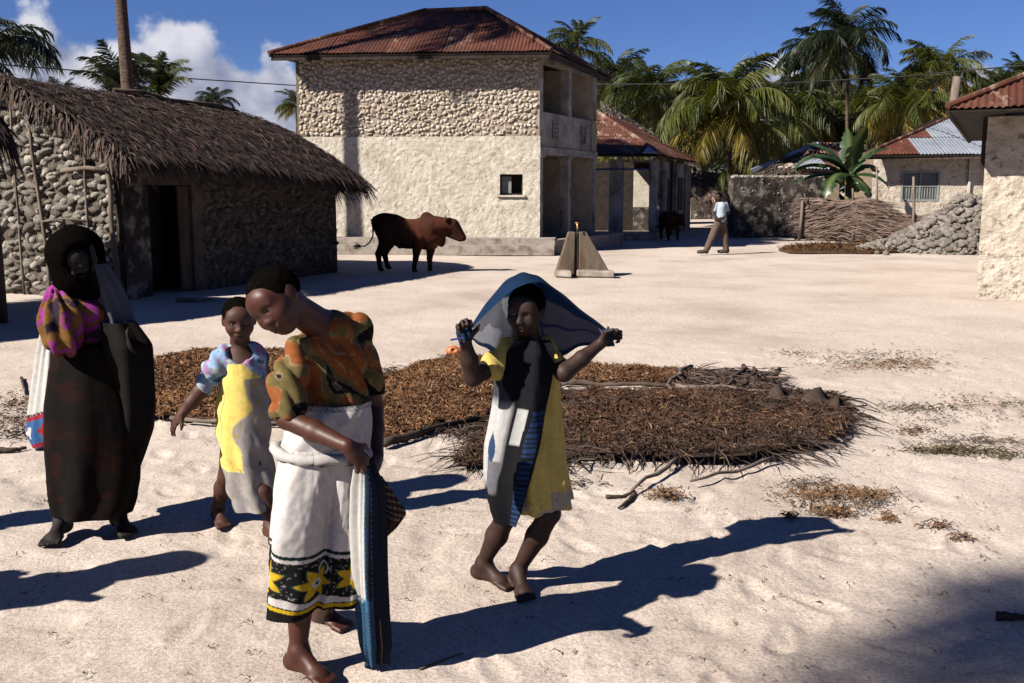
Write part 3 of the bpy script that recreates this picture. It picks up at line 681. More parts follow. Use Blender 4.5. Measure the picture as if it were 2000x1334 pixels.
# ------------------------------------------------------------------ veranda house behind, right of the stone house
def veranda_house():
    C = at(1275, 420, 33.0); C.z = 0; F = at(1347, 420, 42.0); F.z = 0; r = (F - C).normalized(); Lr = (F - C).length
    l = Vector((-1, .02, 0)); Wl = 3.2; back = Vector((-r.y, r.x, 0))
    t = thing('veranda_house', 'single storey house with rusted roof and dark veranda in the shade of the stone house', 'house', C)
    H = 2.62
    def bx(name, p0, dirn, ln, inn, th, z0, z1, mat): return MB().prism([p0 + UPV * z0, p0 + dirn * ln + UPV * z0, p0 + dirn * ln + inn * th + UPV * z0, p0 + inn * th + UPV * z0], UPV * (z1 - z0)).build(name, mat, t)
    bx('right_wall', C + r * 2.0 + back * 0, r, Lr - 2.0, back, .25, 0, H, M['whitewash'])
    for d0, d1, z0, z1, nm in ((3.1, 4.2, .05, 2.0, 'door'), (5.6, 6.9, .85, 2.1, 'window_dark_panel')):
        bx(nm, C + r * d0 - back * .03, r, d1 - d0, back, .03, z0, z1, M['dark_wood'])  # dark panels painted for the shaded door and window openings
    for d in (0.0, 2.0, 4.6, 7.3): bx('column', C + r * d - back * .10, r, .22, back, .22, 0, H, M['whitewash'])
    bx('veranda_back_wall', C + r * 3.6 + l * 3.9 , -l, 4.0, r, .2, 0, H, M['dark_wood'])  # near-black colour carries the veranda's deep shade
    bx('veranda_pillar', C + l * 1.45 - r * .0, -l, .42, r, .3, 0, H, M['whitewash'])
    xa, xb = at(1238, 360, 36).x, at(1268, 360, 36).x
    for z0, z1, m_ in ((0, 1.02, M['wall_dark']), (1.022, 2.36, M['plaster']), (2.362, H, M['wall_dark'])): MB().box(Vector(((xa + xb) / 2, 36.05, (z0 + z1) / 2)), (xb - xa, .1, z1 - z0)).build('front_wall', m_, t)  # dark pieces above and below paint the shade round the sunlit panel
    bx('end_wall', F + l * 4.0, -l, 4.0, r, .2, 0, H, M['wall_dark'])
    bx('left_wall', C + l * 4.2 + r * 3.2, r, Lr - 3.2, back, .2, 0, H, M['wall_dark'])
    bx('veranda_floor', C + l * 4, -l, 3.98, r, 3.2, 0, .18, M['concrete2'])
    bx('blue_awning', C + l * 2.0 - r * .1, -l, 1.9, r, .8, 2.28, 2.33, M['tarp'])
    A = at(1166, 297, 32.4); Bc = at(1287, 305, 32.6); A.z = Bc.z = 2.76; E = at(1373, 319, 43.0); E.z = 2.76
    D = at(1166, 221, 37.0); Dl = D + (A - Bc) * 1.0; Cf = D + (E - Bc) * .5
    rm = [M['rust0'], M['rust2'], M['rust0']]
    corrugated(t, [A, Bc, D], rm, amp=.014); corrugated(t, [Bc, E, Cf, D], [M['rust2'], M['rust2'], M['rust0']], amp=.014)  # unseen left part of the roof cut away so sun reaches the wall panel
    MB().tube([Bc + UPV * .05, D + UPV * .06], .07, 8).build('ridge_cap', M['rust2'], t)
    z = MB().prism([at(1256, 300, 32.3) + UPV * .02, at(1283, 301, 32.3) + UPV * .02, at(1266, 288, 33.0) + UPV * .05], UPV * .02).build('zinc_patch', M['zinc'], t)
    k = thing('thatch_roof_house', 'grey thatched roof of a house rising behind the rusted veranda roof', 'house', at(1260, 430, 46).xy.to_3d())
    a, b = at(1172, 196, 45.0), at(1350, 306, 47.0); c, d = at(1190, 250, 42.5), at(1366, 330, 44.0)
    thatch(k, [(a, c), ((a + b) / 2, (c + d) / 2), (b, d)], 2500, .5, .05, (.16, .13, .11), fringe=200, seed=3, thick=.2)
    MB().prism([at(1200, 430, 46).xy.to_3d(), at(1345, 430, 48).xy.to_3d(), at(1345, 430, 51).xy.to_3d(), at(1200, 430, 49).xy.to_3d()], UPV * 3.0).build('wall', M['wall_dark'], k)
veranda_house()

# ------------------------------------------------------------------ alley hut, dark wall, houses at the back, house at the right edge
def alley_hut():
    a, b = at(1352, 420, 56), at(1425, 420, 57); a.z = b.z = 0; u = (b - a).normalized(); W = (b - a).length; n = Vector((u.y, -u.x, 0))
    t = thing('alley_hut', 'small sunlit stone hut with sagging thatch at the end of the alley', 'hut', a)
    zt = at(1390, 388, 56).z; zr = at(1390, 336, 58).z
    MB().prism([a, b, b - n * 3, a - n * 3], UPV * zt).build('wall', M['plaster_rough'], t)
    wall_stones(t, a, u, n, .05, W, .0, zt, .28, .2, SM_CORAL, None, .03, .08, 60, M['coral1'])
    ra, rb = a - n * 1.6 + UPV * zr, b - n * 1.6 + UPV * zr; ea, eb = a + n * .8 - u * .3 + UPV * (zt + .05), b + n * .8 + u * .3 + UPV * (zt + .1)
    thatch(t, [(ra, ea), (rb, eb)], 1500, .5, .05, (.13, .095, .08), fringe=300, seed=4)
alley_hut()
def dark_wall():
    a, b = at(1430, 460, 34.5), at(1606, 460, 35.0); a.z = b.z = 0; u = (b - a).normalized(); W = (b - a).length; n = Vector((u.y, -u.x, 0))
    t = thing('yard_wall', 'blackened lichen covered coral yard wall below the banana plant', 'wall', a)
    zt = at(1500, 347, 34.6).z
    MB().prism([a - n * .06, b - n * .06, b - n * .4, a - n * .4], UPV * zt).build('wall_core', M['wall_dark'], t)
    relief_wall('wall_face', a, u, n, W, 0, zt + .0, M['wall_dark'], t, .04, .06, (), 8, 4)
    items = []
    for i in range(48):
        x, z = random.uniform(0, W), random.uniform(.05, zt); items.append((random.randrange(6), a + u * x + UPV * z, (u, n, UPV), [random.uniform(.015, .05) for _ in range(3)]))
    scatter('bare_stones', items, M['rubble'], t)
    for i in range(34):
        put_stone(random.choice(SM_CORAL), t, a + u * (W * (i + .5) / 34) - n * .2 + UPV * (zt + .02), (u, n, UPV), (random.uniform(.1, .16), .14, random.uniform(.05, .09)))
dark_wall()
def gable_house():
    t0 = at(1530, 420, 40.5); t0.z = 0
    t = thing('gable_house', 'low house with pale zinc roof and rubble gable behind the dark yard wall', 'house', t0)
    a, b = at(1462, 345, 40), at(1640, 345, 40.0); a.z = b.z = 0; u = (b - a).normalized(); n = Vector((u.y, -u.x, 0)); W = (b - a).length
    zt = at(1540, 350, 40).z
    za, zg = at(1470, 350, 40).z - .2, at(1530, 318, 40).z
    MB().prism([a, b, b + UPV * za, a + u * W * .45 + UPV * zg, a + UPV * za], -n * .4).build('wall', M['mortar'], t)
    def ins(x, z): return z < za + (zg - za) * (1 - abs(x - W * .45) / (W * .5)) - .05
    wall_stones(t, a, u, n, .2, W - .2, za - .35, zg, .2, .15, SM_HOUSE, ins, .03, .09, 120, M['stone1'])
    p0 = at(1466, 331, 39.6); p1 = at(1600, 352, 40.5); p2 = at(1650, 275, 44.5); p3 = at(1590, 283, 44.5)
    e0, e1 = at(1467, 333, 39.5), at(1650, 352, 39.8); 
    lo0, lo1, hi1, hi0 = at(1545, 328, 39.7), at(1645, 332, 39.7), at(1668, 275, 44), at(1592, 279, 44)
    corrugated(t, [lo0, lo1, hi1, hi0], [M['zinc'], M['zinc'], M['rust2']], amp=.02, period=.14)
    MB().prism([at(1465, 332, 39.6), at(1470, 338, 39.6), at(1594, 287, 44), at(1592, 279, 44)], Vector((0, .1, .03))).build('barge_sheet', M['zinc'], t)
    thatch(t, [(at(1590, 290, 43.5), at(1472, 344, 39.3)), (at(1592, 292, 43.5), at(1505, 342, 39.3)), (at(1595, 292, 43.6), at(1550, 336, 39.4))], 500, .5, .05, (.10, .075, .065), fringe=250, seed=6, thick=.1)
gable_house()
def window_house():
    a, b = at(1700, 420, 36), at(1945, 420, 35.4); a.z = b.z = 0; u = (b - a).normalized(); n = Vector((u.y, -u.x, 0)); W = (b - a).length
    t = thing('window_house', 'pale plastered house with patched zinc and rust roof and grey framed window', 'house', a)
    zt = at(1800, 300, 35.8).z + .1
    uu = [(at(px, 360, 35.7) - a).dot(u) for px in (1762, 1834)]; zz = [at(1800, 393, 35.7).z, at(1800, 334, 35.7).z]
    relief_wall('plaster', a, u, n, W, 0, zt, M['plaster_rough'], t, .035, .045, [(uu[0], uu[1], zz[0], zz[1])], 12, 6)
    m = MB()
    for x0, x1, z0, z1 in ((0, uu[0], 0, zt), (uu[1], W, 0, zt), (uu[0], uu[1], 0, zz[0]), (uu[0], uu[1], zz[1], zt)):
        m.prism([a + u * x0 + UPV * z0 - n * .06, a + u * x1 + UPV * z0 - n * .06, a + u * x1 + UPV * z1 - n * .06, a + u * x0 + UPV * z1 - n * .06], -n * .3)
    m.prism([a - n * .36, a - n * 4, a - n * 4 + u * .3, a - n * .36 + u * .3], UPV * zt); m.build('wall', M['mortar'], t)
    c = a + u * (uu[0] + uu[1]) / 2 + UPV * (zz[0] + zz[1]) / 2; ww, wh = uu[1] - uu[0], zz[1] - zz[0]
    w = MB(); w.box(c + u * (ww / 2 - .03) - n * .02, (.07, .08, wh), u, n, UPV); w.box(c - u * (ww / 2 - .03) - n * .02, (.07, .08, wh), u, n, UPV)
    w.box(c + UPV * (wh / 2 - .03) - n * .02, (ww - .13, .08, .07), u, n, UPV); w.box(c - UPV * (wh / 2 - .03) - n * .02, (ww - .13, .08, .07), u, n, UPV)
    f = w.build('window', M['frame_grey'], t)
    for dx, dz in ((-1, 0), (1, 0)):
        MB().box(c + u * dx * ww * .24 + UPV * wh * .24 - n * .06, (ww * .44, .02, wh * .46), u, n, UPV).build('pane', M['glass'], f)
        MB().box(c + u * dx * ww * .24 - UPV * wh * .24 - n * .05, (ww * .44, .02, wh * .46), u, n, UPV).build('louvre_panel', M['glass'], f)
        for i in range(6): MB().box(c + u * (dx * ww * .24 + (i - 2.5) * ww * .07) - UPV * wh * .24 - n * .035, (.03, .02, wh * .44), u, n, UPV).build('slat', M['frame_grey'], f)
    MB().box(c - n * .03, (.05, .06, wh - .14), u, n, UPV).build('mullion', M['frame_grey'], f)
    MB().box(c - n * .028 , (ww - .14, .05, .05), u, n, UPV).build('transom', M['frame_grey'], f)
    MB().box(a + u * (at(1890, 360, 35.6) - a).dot(u) + UPV * zt / 2 + n * .06, (.07, .12, zt), u, n, UPV).build('pilaster', M['plaster'], t)
    e0, e1 = at(1690, 302, 35.2), at(1985, 305, 34.6); e1.z = e0.z; r0, r1 = at(1862, 228, 39), at(2010, 215, 38.6); r1.z = r0.z
    corrugated(t, [e0, e1, r1, r0], [M['rust0'], M['rust0'], M['zinc'], M['zinc'], M['rust2']], amp=.016, period=.12, sheet=.9)
    sheets = [o for o in t.children if o.name.startswith('roof_sheet')]
    for o in sheets:
        x = np.mean([v.co.x for v in o.data.vertices]); y = np.mean([v.co.y for v in o.data.vertices]); px = 1000 + F_PX * x / (y * .989)
        o.data.materials.clear(); o.data.materials.append(M['zinc'] if px > 1792 else M['rust0'])
    corrugated(t, [at(1690, 302, 35.2) - u * .0, e0, r0, r0 + u * -.01 + Vector((-.3, 1, 0))], [M['rust2']], amp=.01)
    MB().tube([e0 + UPV * .04, r0 + UPV * .06], .06, 8).build('hip_cap', M['rust2'], t)
    MB().box((e0 + e1) / 2 - UPV * .1 + Vector((0, .08, 0)), ((e1 - e0).length - .1, .04, .12), u, n, UPV).build('fascia_board', M['wood'], t)
window_house()
def edge_house():
    c = gp(1905, 583); c.z = 0; d = Vector((.9, -.42, 0)).normalized(); n = Vector((d.y, -d.x, 0)); s = Vector((.44, .9, 0)).normalized()
    t = thing('plastered_house', 'tall corner of a rough plastered house with rusted roof at the right edge', 'house', c)
    zt = 2.72
    relief_wall('plaster', c, d, n, 3.0, -.03, zt, M['plaster_rough'], t, .034, .022, (), 21, 7)
    MB().prism([c - n * .03, c + d * 3 - n * .03, c + d * 3 + s * 8 , c + s * 8.6], UPV * zt).build('wall', M['plaster_rough'], t)
    MB().box(c - d * .035 + s * .1 + UPV * (zt + 1.75) / 2, (.06, .12, zt - 1.75), d, s, UPV).build('corner_post', M['dark_wood'], t)
    e0 = at(1849, 229, 14.5); e0.z = 2.78; e1 = e0 + d * 4.0; e2 = e0 + s * 9.5
    r0 = e0 + d * 2.0 + s * 2.0 + UPV * .98; r0b = e0 + d * 2.3 + s * 7.3 + UPV * .98
    q = at(1925, 229, 14.4)
    sh = corrugated(t, [e0, e1, e1 + s * 2 + UPV * .98 - d * .0, r0], [M['rust0'], M['rust2']], amp=.014, row=1.0)
    corrugated(t, [e0, e2, r0b, r0], [M['rust0'], M['rust1']], amp=.014)
    MB().tube([e0 + UPV * .04, r0 + UPV * .05], .05, 8).build('hip_cap', M['rust2'], t)
    for q4 in ([e0 + d * .03, e2 + d * .03, e2 + d * .75, e0 + d * .75 + s * .3], [e0 + s * .02 + d * .05, e1 + s * .02, e1 + s * .42, e0 + d * .8 + s * .34]): MB().prism([Vector((p.x, p.y, 2.735 if q4[2].y > 20 else 2.728)) for p in q4], UPV * .004).build('soffit', M['dark_wood'], t)
    MB().tube([e0 + d * .02 + s * .04 - UPV * .05, e2 - UPV * .05 + d * .02], .045, 6).build('eave_beam', M['dark_wood'], t)
edge_house()
# ------------------------------------------------------------------ coconut palms
def frond_mesh(name, L, a0, bend, nleaf, col, leaflen, hang, seed, twist=0.0):
    rng = np.random.default_rng(seed); k = 14; ang = a0 - bend * (np.linspace(0, 1, k) ** 1.3); ds = L / (k - 1)
    x = np.concatenate([[0], np.cumsum(np.cos(ang[:-1]) * ds)]); z = np.concatenate([[0], np.cumsum(np.sin(ang[:-1]) * ds)]); y = twist * np.linspace(0, 1, k) ** 2
    pts = np.stack([x, y, z], 1)
    m = MB(); m.tube(pts.tolist(), [.035 * (1 - .85 * i / (k - 1)) for i in range(k)], 4, tuple(c * 1.6 for c in col), cap=False)
    V0, F0, C0 = np.array(m.V), np.array(m.F), np.array(m.C)
    t = np.repeat(np.linspace(.12, 1.0, nleaf), 2); sd = np.tile([-1.0, 1.0], nleaf); q = t * (k - 1); i = np.clip(q.astype(int), 0, k - 2); f = (q - i)[:, None]
    P = pts[i] * (1 - f) + pts[i + 1] * f; T = unit(pts[i + 1] - pts[i]); Y = np.array([0, 1.0, 0]); Up = unit(np.cross(T, np.tile(Y, (len(T), 1)))); Up = np.where(Up[:, 2:3] < 0, -Up, Up)
    fw = (.35 + .5 * t)[:, None]; D = unit(sd[:, None] * Y * (1.05 - .35 * t)[:, None] + T * fw - np.array([0, 0, 1.0]) * (hang * rng.uniform(.3, 1.2, len(t)))[:, None] + rng.normal(0, .10, (len(t), 3)))
    W = unit(T * .8 + Up * rng.normal(.3, .4, (len(t), 1))); ln = leaflen * (.35 + 1.0 * np.sin(np.pi * np.clip(t * .86 + .1, 0, 1))) * rng.uniform(.8, 1.15, len(t))
    V, F = blades(P, D, W, Up, ln, .068 * rng.uniform(.7, 1.2, len(t)), .02, hang * .35 + .12, .15)
    c = np.array(col) * rng.uniform(.75, 1.3, (len(t), 1)) * (1 + rng.normal(0, .06, (len(t), 3)))
    return V0, F0, C0, V, F, np.repeat(np.clip(c, .003, .7), 6, 0)
def frond_data(name, *a, **k):
    V0, F0, C0, V, F, C = frond_mesh(name, *a, **k)
    o = mk(name, np.concatenate([V0, V]), np.concatenate([F0, F + len(V0)]), M['leaf'], None, col=np.concatenate([C0, C])); me = o.data; bpy.data.objects.remove(o); return me
G1, G2, G3, G4 = (.062, .080, .014), (.095, .106, .018), (.21, .165, .026), (.036, .052, .014)
def frond_set(col_new, col_mid, col_old, s):
    return dict(up=[frond_data('frond', 3.4, 1.25, 1.35, 52, col_new, .66, .35, s + 1, .2), frond_data('frond', 3.5, 1.05, 1.7, 54, col_mid, .70, .45, s + 2, -.3)],
                mid=[frond_data('frond', 3.7, .72, 2.0, 56, col_mid, .78, .65, s + 3, .3), frond_data('frond', 3.7, .45, 1.7, 56, col_mid, .80, .75, s + 4, -.2), frond_data('frond', 3.6, .55, 2.3, 54, col_new, .76, .7, s + 5, .1)],
                low=[frond_data('frond', 3.6, .05, 1.75, 54, col_old, .82, .95, s + 6, .2), frond_data('frond', 3.4, -.45, 1.1, 52, col_old, .76, .9, s + 7, 0)])
FS = [frond_set(G1, G2, G3, 10), frond_set(G4, G1, G2, 30), frond_set((.02, .032, .014), (.026, .038, .016), (.04, .045, .016), 50)]
def palm(x, y, h, size, label, group=None, lean=(0, 0), n=32, fs=0, seed=0, trunk_r=.15, cat='palm', name='coconut_palm', upness=0.0, wind=.25, old=1.0):
    rng = random.Random(1000 + seed); t = thing(name, label, cat, (x, y, 0), group)
    pts, rad = [], []
    for i in range(9):
        f = i / 8; pts.append(Vector((x + lean[0] * f ** 1.6 + .05 * math.sin(f * 5 + seed), y + lean[1] * f ** 1.6, h * f - .05))); rad.append(trunk_r * (1.35 - .55 * min(1, f * 3) - .18 * f))
    MB().tube(pts, rad, 9).build('trunk', M['trunk'], t, True)
    top = pts[-1]; ga = 2.399
    for i in range(n):
        f = i / (n - 1); az = i * ga + rng.uniform(-.25, .25)
        kind = 'up' if f < .30 + upness else ('mid' if f < .74 + upness * .5 else 'low')
        if kind == 'low' and rng.random() > old: kind = 'mid'
        me = rng.choice(FS[fs][kind]); o = link('frond', me, t, world=False)
        sc = size / 3.6 * rng.uniform(.85, 1.1) * (.85 if f < .1 else 1)
        az2 = az + wind * math.sin(az * 1.0 - .3)          # a breeze from the left gathers the fronds to leeward
        R = Matrix.Rotation(az2, 4, 'Z') @ Matrix.Rotation(-rng.uniform(-.18, .22) - upness * .75 * (1 - f * .7), 4, 'Y') @ Matrix.Rotation(rng.uniform(-.5, .5), 4, 'X')
        o.matrix_basis = Matrix.Translation(top - Vector((x, y, 0)) + Vector((0, 0, .1 - .35 * f))) @ R @ Matrix.Scale(sc, 4)
    if size > 2 and n > 20:
        for i in range(7):
            a = i * .9; c = top + Vector((math.cos(a) * .2, math.sin(a) * .2, -.28 - .08 * (i % 2)))
            V, F = ST[i % 6]; mk('coconut', V * np.array([.11, .11, .14]) + np.array(c), F, COCO, t, True)
    return t
COCO = mat_noise('coconut husk', (.07, .075, .02), (.15, .12, .03), 5, .6, 0)
def palm_px(px, py, Y, rpx, label, group=None, base_dx=0, **k):
    c = at(px, py, Y); size = rpx * Y / F_PX * k.pop('grow', 1.05); lean = -base_dx * Y / F_PX
    return palm(c.x - lean, Y, c.z, size, label, group, lean=(lean, 0), **k)
palm_px(1422, 205, 42, 165, 'big sunlit coconut palm with hanging yellowing fronds behind the walking man', base_dx=12, n=46, grow=.92, seed=1, trunk_r=.17)
palm_px(1655, 78, 58, 105, 'tallest dark coconut palm with a thin bare trunk, right of centre', base_dx=14, n=32, fs=2, seed=2, trunk_r=.13, wind=.9)
palm_px(1612, 118, 64, 110, 'dark windblown coconut palm just left of the tallest one', base_dx=6, n=32, fs=2, seed=3, wind=.8)
palm_px(1835, 140, 60, 100, 'bright coconut palm above the house with the grey window', base_dx=0, n=34, seed=4, fs=0, wind=.5)
palm_px(1278, 180, 56, 100, 'spiky coconut palm with a pale centre above the grey thatched roof', n=32, seed=5, fs=1)
palm_px(1205, 150, 64, 80, 'small palm crown close beside the eave of the stone house', n=30, seed=6, fs=1)
palm_px(1128, 82, 52, 72, 'palm crown rising over the right slope of the big rusty roof', n=22, seed=7, fs=1, wind=.6)
palm_px(1535, 215, 62, 105, 'middling palm between the big sunlit palm and the tall dark pair', n=32, seed=8, fs=1)
palm_px(1945, 175, 66, 75, 'palm behind the wooden post near the right edge', n=30, seed=9, fs=1)
palm_px(1990, 150, 70, 70, 'palm showing over the roof at the right edge', n=30, seed=10, fs=1)
palm_px(1770, 205, 55, 105, 'low palm with drooping golden fronds left of the bright palm', n=34, seed=11, fs=0)
GL = ['palm crown just left of the big sunlit palm, in the second row', 'palm filling the gap between the big sunlit palm and the middling palm', 'palm low behind the middling palm, left of the tall dark pair', 'palm in the grove right of the thin trunk of the tallest palm',
      'far palm behind the banana plant and the zinc patched roof', 'palm low over the pale zinc roof of the gable house', 'far palm between the stone house eave and the spiky palm', 'low palm above the lower end of the grey thatched roof', 'low palm half hidden behind the drooping fronds of the big sunlit palm',
      'palm straight above the banana plant leaves', 'palm of the grove behind the bright palm, left side', 'palm of the grove between the bright palm and the wooden post', 'far palm tucked behind the upper loggia of the stone house', 'farthest palm low in the gap right of the big sunlit palm',
      'farthest palm behind the trunk of the big sunlit palm', 'farthest palm low behind the spiky palm', 'farthest palm low behind the house with the grey window', 'farthest palm behind the wooden post', 'far palm behind the windblown dark palm', 'farthest palm over the rusted veranda roof', 'farthest palm showing through the crown of the big sunlit palm']
grp = 'coconut palms of the dense grove behind the houses'
for i, (px, py, Y, r) in enumerate(((1350, 215, 70, 110), (1480, 235, 75, 110), (1590, 235, 78, 110), (1690, 215, 72, 115), (1720, 255, 84, 110), (1560, 275, 68, 105), (1240, 235, 72, 105),
                                   (1320, 265, 62, 90), (1465, 275, 56, 105), (1640, 280, 66, 105), (1800, 230, 76, 100), (1870, 225, 80, 95), (1190, 215, 78, 90), (1515, 285, 88, 120), (1400, 280, 90, 120),
                                   (1285, 270, 88, 110), (1755, 270, 90, 120), (1925, 225, 90, 100), (1610, 190, 86, 105), (1220, 260, 95, 110), (1370, 240, 100, 110))):
    palm_px(px, py, Y, r, GL[i], grp, n=30, seed=40 + i, fs=1 if i % 3 else 0)
# left side
palm(-8.92, 23.9, 14.0, 3.4, 'tall palm behind the coral hut, bare trunk crossing the sky', None, lean=(-.25, 0), n=32, seed=21, trunk_r=.185, fs=1)
palm_px(-42, 95, 40, 160, 'palm reaching in with arching fronds at the upper left corner', n=32, seed=22, fs=2)
palm_px(232, 188, 34, 112, 'young palm with bristling upright fronds behind the bare trunk', n=17, seed=23, fs=2, upness=.7, wind=0)
palm_px(312, 182, 36, 100, 'young upright palm right of the bare trunk above the thatch', n=16, seed=24, fs=1, upness=.7, wind=0)
palm_px(128, 186, 38, 52, 'low dark palm peeping over the thatch ridge, left of the bare trunk', n=20, seed=25, fs=2)
palm_px(422, 198, 70, 50, 'small distant palm over the middle of the thatch ridge', n=22, seed=26, fs=2)
palm_px(580, 205, 62, 48, 'yellow green palm beside the left corner of the stone house', n=22, seed=27, fs=0)
palm(-19.0, -10.4, 20.0, 2.6, 'tall palm outside the view whose crown shades the sand at lower right', None, n=30, seed=28, fs=1)

def banana():
    b = at(1655, 400, 33.4); b.z = 0
    t = thing('banana_plant', 'banana plant with broad torn leaves above the palm leaf fence', 'plant', b)
    MB().tube([b, b + Vector((.03, 0, 1.2)), b + Vector((0, 0, 2.2))], [.16, .13, .09], 9).build('stem', mat_noise('banana stem', (.10, .10, .04), (.2, .17, .08), 6, .6, .2), t, True)
    leaves = [(-2.3, .25, 2.1, 1.6), (-2.9, .9, 2.4, 1.9), (2.6, 1.15, 1.9, 1.2), (-1.5, 1.3, 2.0, .9), (.2, 1.1, 1.8, 1.3), (.6, .7, 1.7, 1.5), (-.4, .3, 1.5, 1.5), (1.4, 1.35, 1.8, .6), (3.0, .25, 1.9, 1.0), (-1.0, -.2, 1.2, 1.2), (1.0, .2, 1.4, 1.6), (3.3, .55, 2.2, 1.2)]
    for i, (az, el, L, bend) in enumerate(leaves):
        rng = np.random.default_rng(i); k = 22; ang = el - bend * np.linspace(0, 1, k) ** 1.4; ds = L / k
        x = np.cumsum(np.cos(ang) * ds); z = np.cumsum(np.sin(ang) * ds); tt = np.linspace(0, 1, k)
        w = .30 * np.sin(np.pi * np.clip(tt * .92 + .06, 0, 1)) ** .6; V, F, C = [], [], []
        ca, sa = math.cos(az), math.sin(az); base = b + Vector((0, 0, 2.1))
        for j in range(k):
            tear = 1 if rng.random() > .3 else rng.uniform(.45, .8)
            for sd in (-1, -.5, 0, .5, 1):
                ww = w[j] * sd * (tear if abs(sd) == 1 else 1); zz = z[j] - abs(sd) ** 2 * w[j] * .45 + (.02 if sd else 0)
                V.append(base + Vector((ca * x[j] - sa * ww, sa * x[j] + ca * ww, zz))); g = rng.uniform(.85, 1.2)
                C.append((.030 * g, .068 * g, .020 * g) if sd else (.13, .16, .06))
        for j in range(k - 1):
            for q in range(4):
                if rng.random() < .03 and q in (0, 3): continue
                F.append([j * 5 + q, j * 5 + q + 1, (j + 1) * 5 + q + 1, (j + 1) * 5 + q])
        mk('banana_leaf', V, F, M['banana'], t, True, col=np.array(C))
    for i in range(3):
        o = b + Vector((-.5 + .45 * i, -.2, 1.0)); V, F = blades(np.array([o] * 6), unit(np.random.default_rng(i).normal(0, .5, (6, 3)) + [0, 0, -.4]), np.tile([1.0, 0, 0], (6, 1)), np.tile([0, -1.0, 0], (6, 1)), .8, .16, .1, .4)
        mk('dead_leaf', V, F, M['banana'], t, col=np.tile([.20, .11, .02] if i == 0 else [.03, .04, .012], (len(V), 1)))
banana()
def undergrowth():
    rng = np.random.default_rng(3); n = 5200
    X = rng.uniform(2, 60, n); Y = rng.uniform(66, 100, n); Z = rng.random(n) ** 1.2 * 5.2
    P = np.stack([X, Y, Z], 1); a = rng.uniform(0, 2 * np.pi, n); D = unit(np.stack([np.cos(a), np.sin(a), rng.uniform(-.5, 1.1, n)], 1))
    W = unit(np.cross(D, rng.normal(0, 1, (n, 3)))); V, F = blades(P, D, W, np.tile([0, 0, 1.0], (n, 1)), rng.uniform(1.0, 2.6, n), rng.uniform(.12, .4, n), .1, rng.uniform(.1, .7, n), .1)
    c = np.array([.04, .058, .018]) * rng.uniform(.5, 1.7, (n, 1)) * (1 + rng.normal(0, .1, (n, 3)))
    o = mk('grove_undergrowth', V, F, M['leaf'], None, col=np.repeat(np.clip(c, .004, .5), 6, 0), kind='stuff'); tag(o, 'dense green undergrowth filling the palm grove behind the houses', 'undergrowth')
    n = 1500; X = rng.uniform(-45, -8, n); Y = rng.uniform(66, 90, n); Z = rng.random(n) * 3.5
    P = np.stack([X, Y, Z], 1); a = rng.uniform(0, 2 * np.pi, n); D = unit(np.stack([np.cos(a), np.sin(a), rng.uniform(-.5, 1.1, n)], 1)); W = unit(np.cross(D, rng.normal(0, 1, (n, 3))))
    V, F = blades(P, D, W, np.tile([0, 0, 1.0], (n, 1)), rng.uniform(1.0, 2.6, n), rng.uniform(.12, .4, n), .1, .4, .1)
    o = mk('bushes', V, F, M['leaf'], None, col=np.tile([.035, .05, .018], (len(V), 1)), kind='stuff'); tag(o, 'green bushes far behind the coral hut', 'bushes')
undergrowth()
